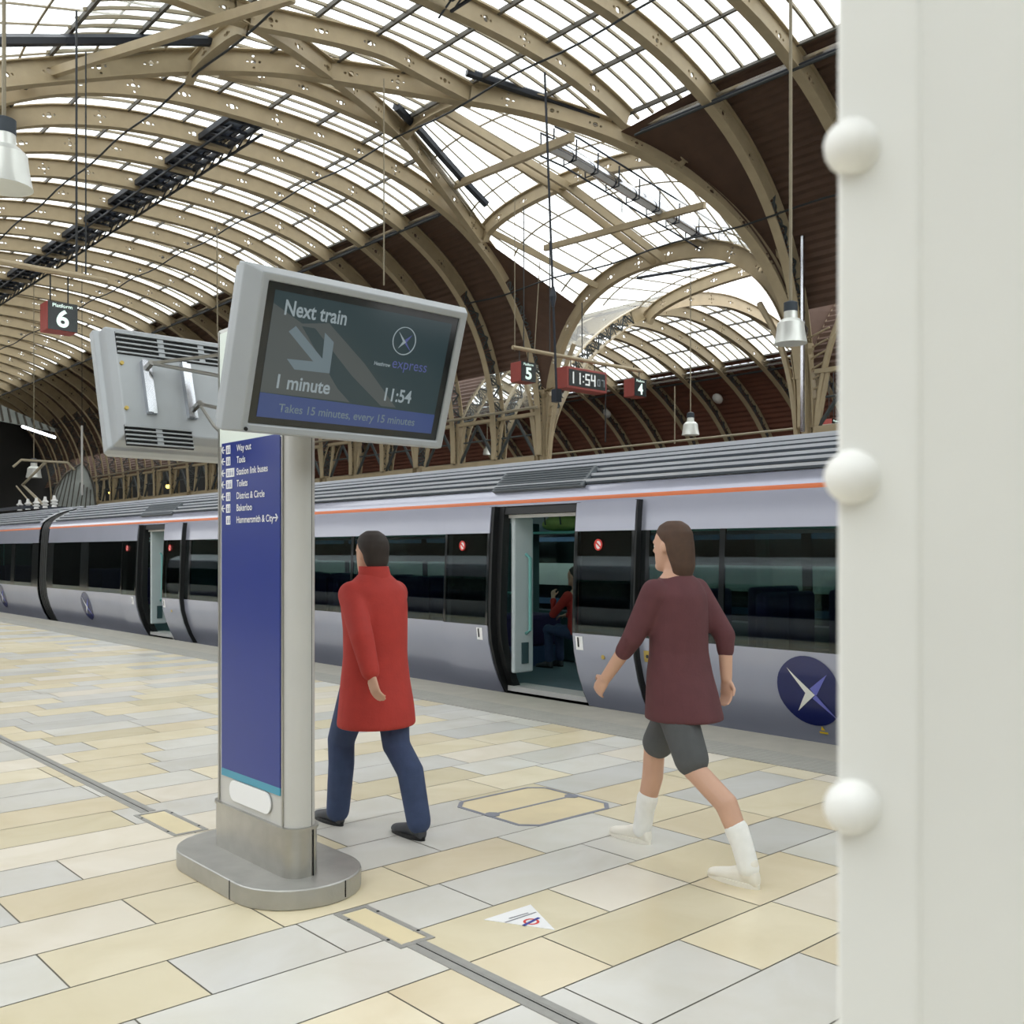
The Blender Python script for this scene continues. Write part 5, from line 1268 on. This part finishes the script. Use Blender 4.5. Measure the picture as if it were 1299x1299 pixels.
class Figure:
    """forward f, side s (to the person's own left), up z; joints are given as (forward, left, up) from the spot on the floor"""
    def __init__(s, name, label, base, fwd, group=None):
        s.b = V(base); s.f = V(fwd).normalized(); s.s = V((0, 0, 1)).cross(s.f); s.t = thing(name, label, 'person', tuple(base), group)
    def p(s, a): return s.b+s.f*a[0]+s.s*a[1]+V((0, 0, a[2]))
    def P(s, L): return [s.p(a) for a in L]
    def head(s, mb, c, tilt=0.0, k=1.0):
        c = s.p(c); f, l, u = s.f, s.s, V((0,0,1))
        R = []
        for (z, fw, wd, dp) in ((-.125,.045,.030,.030),(-.108,.036,.046,.052),(-.08,.022,.058,.070),(-.045,.012,.066,.082),(0,.004,.072,.092),(.045,-.002,.075,.097),(.085,-.008,.066,.086),(.108,-.012,.045,.060),(.120,-.014,.018,.025)):
            R.append((c+u*z*k+f*fw*k, l*wd*k, f*dp*k))
        rings(mb, R, 20)
        mb.tube([c+f*.088*k+u*.018*k, c+f*.112*k-u*.022*k, c+f*.095*k-u*.034*k], [.009, .014, .010], 8)     # nose
        mb.ball(c+f*.098*k-u*.028*k, .014, 1, 1, .8)
        mb.ball(c+f*.083*k-u*.066*k, .022, 1, 1, .45); mb.ball(c+f*.078*k-u*.098*k, .026)                     # lips, chin
        for sg in (-1, 1):
            e = c+l*.074*sg*k-f*.008*k; mb.ball(e-u*.002, .028*k, .35, .75, 1.1); mb.ball(c+f*.078*k+l*.03*sg*k+u*.025*k, .02*k, 1, 1, .5)
        return c
    def eyes(s, c, k=1.0):
        c = s.p(c)
        b = MB()
        for sg in (-1, 1): b.ball(c+s.f*.0765*k+s.s*.030*sg*k+V((0,0,.004)), .0125*k)
        o = b.build('eyes', M['eye'], s.t, smooth=True)
        b = MB()
        for sg in (-1, 1): b.ball(c+s.f*.0838*k+s.s*.030*sg*k+V((0,0,.004)), .0065*k)
        b.build('iris', M['greyhair'], o, smooth=True)
        b = MB(); b.ball(c+s.f*.089*k-V((0,0,.066*k)), .02*k, 1.0, .5, .22); b.build('lips', mat('lip_tone', (178,112,100), .5, 0, .03), s.t, smooth=True)
    def hand(s, mb, wrist, d, palm_n, curl=.5, k=1.0):
        """wrist point, direction of the hand, palm normal"""
        w_ = V(wrist); d = V(d).normalized(); n = V(palm_n); n = (n-d*n.dot(d)).normalized(); a = d.cross(n)
        rings(mb, [(w_, a*.026*k, n*.020*k), (w_+d*.03*k, a*.036*k, n*.017*k), (w_+d*.075*k, a*.041*k, n*.015*k), (w_+d*.092*k, a*.037*k, n*.011*k)], 14)
        for i, (o, L) in enumerate(((-.030,.066),(-.010,.076),(.010,.071),(.029,.056))):
            p0 = w_+d*.08*k+a*o*k; q = [p0]; ang = .15
            for j, f_ in enumerate((.44, .32, .24)):
                ang += curl*(.55+.2*j); q.append(q[-1]+(d*math.cos(ang)+n*math.sin(ang))*L*f_*k)
            chain(mb, q, [.0095*k, .009*k, .008*k, .007*k], 8)
        t0 = w_+d*.028*k-a*.03*k; t1 = t0+(d*.55-a*.6+n*.35).normalized()*.042*k; t2 = t1+(d*.85-a*.1+n*.45).normalized()*.032*k
        chain(mb, [w_+d*.02*k-a*.012*k, t0, t1, t2], [.014*k, .0125*k, .0105*k, .008*k], 8)
    def shoe(s, name, m, heel, yaw_f, pitch=0.0, L=.27, parent=None, sole=True):
        """heel point on the floor, forward direction, pitch lifts the heel"""
        h = s.p(heel); f = s.f.copy(); u = V((0,0,1)); 
        f2 = (f*math.cos(pitch)-u*math.sin(pitch)).normalized(); u2 = (u*math.cos(pitch)+f*math.sin(pitch)).normalized(); l = s.s
        mb = MB(); R = []
        for (t, w_, z, hh) in ((-.01,.018,.03,.02),(.0,.030,.045,.042),(.05,.034,.05,.05),(.10,.034,.045,.045),(.15,.042,.036,.034),(.20,.045,.030,.028),(.245,.036,.025,.022),(.268,.015,.022,.014)):
            R.append((h+f2*t*L/.27+u2*z, l*w_, u2*hh))
        rings(mb, R, 18); c0 = h+f2*.045+u2*.06
        chain(mb, [c0, c0+u2*.045-f2*.005], [.044, .043])
        o = fuse(name, mb, m, s.t, .006, 4)
        b = MB(); pts = []
        for k in range(24):
            q = 2*math.pi*k/24; t = .13-.145*math.cos(q); w_ = .04*math.sin(q)*(1+.15*(t/.27)); pts.append(h+f2*t*L/.27+l*w_+u2*.0)
        b.plate(pts, u2, .022); b.build('sole', M['trainer'] if m == M['trainer'] else M['black'], o)
        return o, f2, u2
def walker(label, base, H, colours, long_coat, lead, stride, hair_long):
    """lead 1: own left foot forward"""
    k = H/1.70
    g_ = Figure('person', label, base, (0, 1, 0))
    top_m, leg_m, shoe_m, hair_m = colours
    hip = .90*k; sh = 1.40*k
    kn = lambda a: a*k
    fl_ = stride[0]; bl = stride[1]
    # feet: forward heel position fl_, rear heel position bl (rear heel lifted)
    hipL = (0, .09*lead, hip); hipR = (0, -.09*lead, hip)
    ankF = (fl_+.045, .085*lead, .10); kneeF = (fl_*.5+.10, .09*lead, .50*k)
    ankB = (bl+.045, -.085*lead, .115); kneeB = (bl*.5+.09, -.09*lead, .49*k)
    shl = (.02, .175*k, sh-.03); shr = (.02, -.175*k, sh-.03)
    # arms swing against the legs
    def arm(side, swing): 
        s0 = (.02, (.15 if long_coat else .165)*side*k, sh-.05); e = (.02+swing*.12-.03, .225*side*k, 1.12*k); w_ = (.02+swing*.22+.05, .222*side*k, .88*k+abs(swing)*.03); return [s0, e, w_]
    aF = arm(-lead, 1.5 if long_coat else 1.0); aB = arm(lead, -1.6 if long_coat else -.9)
    headc = (.045, 0, H-.125)
    b = MB()
    # torso
    T = [(0,.80,.150,.105),(0,.90,.165,.115),(0,1.0,.150,.105),(.0,1.12,.145,.105),(.01,1.25,.165,.118),(.01,1.36,.165,.105),(.01,1.42,.11,.075),(.015,1.455,.06,.058)]
    rings(b, [(g_.p((f_, 0, z*k)), g_.s*wd*k, g_.f*dp*k) for f_, z, wd, dp in T])
    chain(b, g_.P([(.01,0,1.40*k),(.03,0,H-.19)]), [.062*k, .055*k])
    for A in (aF, aB): chain(b, g_.P(A), [.052*k, .042*k, .030*k])
    chain(b, g_.P([hipL, kneeF, (kneeF[0]*.5+ankF[0]*.5-.03, .088*lead, .36*k), ankF]), [.088*k, .058*k, .056*k, .040*k])
    chain(b, g_.P([hipR, kneeB, (kneeB[0]*.5+ankB[0]*.5-.03, -.088*lead, .36*k), ankB]), [.088*k, .058*k, .056*k, .040*k])
    g_.head(b, headc)
    for A in (aF, aB):
        w_ = g_.p(A[2]); e = g_.p(A[1]); side = 1 if A[0][1] > 0 else -1
        g_.hand(b, w_, (w_-e), -g_.s*side, .45)
    body = fuse('body', b, M['skin'], g_.t, .0075, 4, .45)
    g_.eyes(headc)
    # hair
    b = MB(); c = g_.p(headc); u = V((0,0,1)); f, l = g_.f, g_.s
    rings(b, [(c+u*.005-f*.045, l*.080, f*.066), (c+u*.04-f*.03, l*.087, f*.086), (c+u*.075-f*.016, l*.083, f*.098), (c+u*.108-f*.014, l*.066, f*.080), (c+u*.132-f*.014, l*.032, f*.040)], 22)
    if hair_long: rings(b, [(c-u*.17-f*.072, l*.055, f*.028), (c-u*.10-f*.074, l*.078, f*.045), (c-u*.03-f*.058, l*.084, f*.062), (c+u*.03-f*.04, l*.085, f*.078)], 22)
    else: rings(b, [(c-u*.085-f*.062, l*.052, f*.030), (c-u*.04-f*.055, l*.074, f*.05), (c+u*.02-f*.045, l*.08, f*.066)], 22)
    fuse('hair', b, hair_m, g_.t, .007, 4)
    # upper garment
    b = MB()
    if long_coat:
        C = [(-.01,.60,.235,.205),(-.01,.72,.225,.19),(0,.86,.21,.165),(0,1.0,.195,.15),(.0,1.15,.195,.155),(.01,1.28,.205,.155),(.01,1.37,.195,.135),(.01,1.43,.13,.10),(.012,1.47,.082,.082)]
        r_ = (.076, .066, .052)
    else:
        C = [(-.035,.71,.200,.200),(-.02,.84,.196,.172),(-.005,.94,.188,.150),(0,1.05,.172,.132),(0,1.2,.172,.13),(.01,1.33,.18,.128),(.01,1.40,.14,.095),(.01,1.435,.085,.075)]
        r_ = (.070, .056, .046)
    rings(b, [(g_.p((f_, 0, z*k)), g_.s*wd*k, g_.f*dp*k) for f_, z, wd, dp in C], 26)
    for A in (aF, aB):
        P0, P1, P2 = g_.P(A); chain(b, [P0, P1, P1.lerp(P2, .90 if long_coat else .35)], [r_[0]*k, r_[1]*k, r_[2]*k])
    top = fuse('coat' if long_coat else 'top', b, top_m, g_.t, .011, 14)
    if long_coat:
        b = MB(); rings(b, [(g_.p((.005,0,1.43*k)), g_.s*.098*k, g_.f*.092*k), (g_.p((.012,0,1.47*k)), g_.s*.090*k, g_.f*.088*k), (g_.p((.018,0,1.505*k)), g_.s*.084*k, g_.f*.084*k)], 22); b.build('collar', top_m, top, smooth=True)
    # legs
    b = MB()
    rings(b, [(g_.p((0,0,.76*k)), g_.s*.15*k, g_.f*.115*k), (g_.p((0,0,.86*k)), g_.s*.172*k, g_.f*.125*k), (g_.p((0,0,.97*k)), g_.s*.162*k, g_.f*.118*k)], 22)
    if long_coat:
        for hp, kk, an in ((hipL, kneeF, ankF), (hipR, kneeB, ankB)):
            a2_ = (an[0]-.012, an[1], an[2]-.02); mid_ = (kk[0]*.5+an[0]*.5-.03, kk[1], .36*k); chain(b, g_.P([hp, kk, mid_, a2_]), [.106*k, .080*k, .076*k, .068*k])
        fuse('trousers', b, leg_m, g_.t, .010, 6)
    else:
        for hp, kk, an in ((hipL, kneeF, ankF), (hipR, kneeB, ankB)):
            P0, P1 = g_.p(hp), g_.p(kk); chain(b, [P0-V((0,0,.03)), P0.lerp(P1, .5), P0.lerp(P1, .88)], [.096*k, .094*k, .086*k])
        fuse('shorts', b, leg_m, g_.t, .010, 6)
        for kk, an in ((kneeF, ankF), (kneeB, ankB)):
            A_, K_ = g_.p(an), g_.p((kk[0]*.5+an[0]*.5-.03, an[1]*.97, .36*k)); b = MB(); chain(b, [A_-V((0,0,.03)), A_.lerp(K_, .3), A_.lerp(K_, .55)], [.051, .052, .057]); fuse('sock', b, M['sock'], g_.t, .008, 3)
    g_.shoe('shoe', shoe_m, (fl_, .085*lead, 0), 0, 0.0)
    g_.shoe('shoe', shoe_m, (bl, -.085*lead, .0), 0, 0.0)
    return g_
# red coat: front foot and rear foot read from the floor
walker('person in a long red coat and navy trousers striding beside the totem', (3.11, 4.60, 0), 1.66, (M['redcoat'], M['navy'], M['shoe'], M['greyhair']), True, 1, (.22, -.32), False)
walker('person in a maroon top, grey shorts and white trainers walking past the open doors', (3.965, 3.16, 0), 1.70, (M['maroon'], M['shorts'], M['trainer'], M['hair']), False, -1, (.27, -.52), True)
# seated passenger seen through the doorway
def passenger():
    g_ = Figure('person', 'seated passenger in a red top raising a hand, seen through the open train doorway', (9.25, 9.02, .02), (-.1, 1, 0))
    b = MB()
    T = [(-.02,.46,.165,.12),(-.02,.56,.16,.115),(-.01,.72,.15,.11),(0,.86,.165,.115),(.01,.97,.16,.10),(.02,1.03,.09,.07)]
    rings(b, [(g_.p((f_, 0, z)), g_.s*wd, g_.f*dp) for f_, z, wd, dp in T]); chain(b, g_.P([(.02,0,1.0),(.04,0,1.1)]), [.06, .055])
    L = [(.02,.19,.96), (.24,.22,.72), (.30,.15,.93)]; R = [(.02,-.19,.98), (.12,-.22,.72), (.34,-.15,.68)]
    for A in (L, R): chain(b, g_.P(A), [.05, .042, .03])
    for sg in (-1, 1): chain(b, g_.P([(0,.09*sg,.48),(.42,.11*sg,.5),(.40,.11*sg,.10)]), [.085, .06, .042])
    g_.head(b, (.06, 0, 1.21)); g_.hand(b, g_.p(L[2]), g_.p(L[2])-g_.p(L[1]), -g_.s, .6); g_.hand(b, g_.p(R[2]), g_.p(R[2])-g_.p(R[1]), V((0,0,-1)), .4)
    fuse('body', b, M['skin'], g_.t, .008, 4); g_.eyes((.06, 0, 1.21))
    b = MB(); c = g_.p((.06,0,1.21)); u = V((0,0,1)); f, l = g_.f, g_.s
    rings(b, [(c-u*.06-f*.06, l*.06, f*.035), (c+u*.005-f*.045, l*.080, f*.066), (c+u*.04-f*.03, l*.087, f*.086), (c+u*.09-f*.014, l*.078, f*.09), (c+u*.13-f*.014, l*.035, f*.042)], 20); fuse('hair', b, M['greyhair'], g_.t, .008, 4)
    b = MB(); rings(b, [(g_.p((f_, 0, z)), g_.s*(wd+.022), g_.f*(dp+.022)) for f_, z, wd, dp in T[:-1]]); 
    for A in (L, R): P0, P1, P2 = g_.P(A); chain(b, [P0, P1, P1.lerp(P2, .8)], [.066, .056, .044])
    fuse('red_top', b, M['redcoat'], g_.t, .011, 5)
    b = MB(); rings(b, [(g_.p((-.02,0,.42)), g_.s*.17, g_.f*.13), (g_.p((-.02,0,.52)), g_.s*.18, g_.f*.135)])
    for sg in (-1, 1): chain(b, g_.P([(0,.09*sg,.48),(.42,.11*sg,.5),(.40,.11*sg,.12)]), [.1, .076, .06])
    fuse('trousers', b, M['navy'], g_.t, .012, 5)
    for sg in (-1, 1): g_.shoe('shoe', M['shoe'], (.36, .11*sg, .0), 0)
passenger()
t = thing('holdall_bag', 'green holdall bag on the luggage rack above the open train doorway', 'bag', (X1+2.35, 9.75, 1.84))
b = MB(); 
rings(b, [((X1+2.38, 10.05, 1.93), (.12,0,0), (0,0,.07)), ((X1+2.38, 9.92, 1.95), (.16,0,0), (0,0,.11)), ((X1+2.38, 9.62, 1.96), (.17,0,0), (0,0,.12)), ((X1+2.38, 9.42, 1.93), (.12,0,0), (0,0,.08))], 18)
b.build('bag_body', mat('green_bag_cloth', (150, 160, 92), .8, 0, .1, 12), t, smooth=True)
b = MB(); b.tube([(X1+2.2, 9.92, 1.92), (X1+2.18, 9.92, 2.07), (X1+2.18, 9.62, 2.07), (X1+2.2, 9.62, 1.92)], .012, 6); b.build('handle', M['shorts'], t)
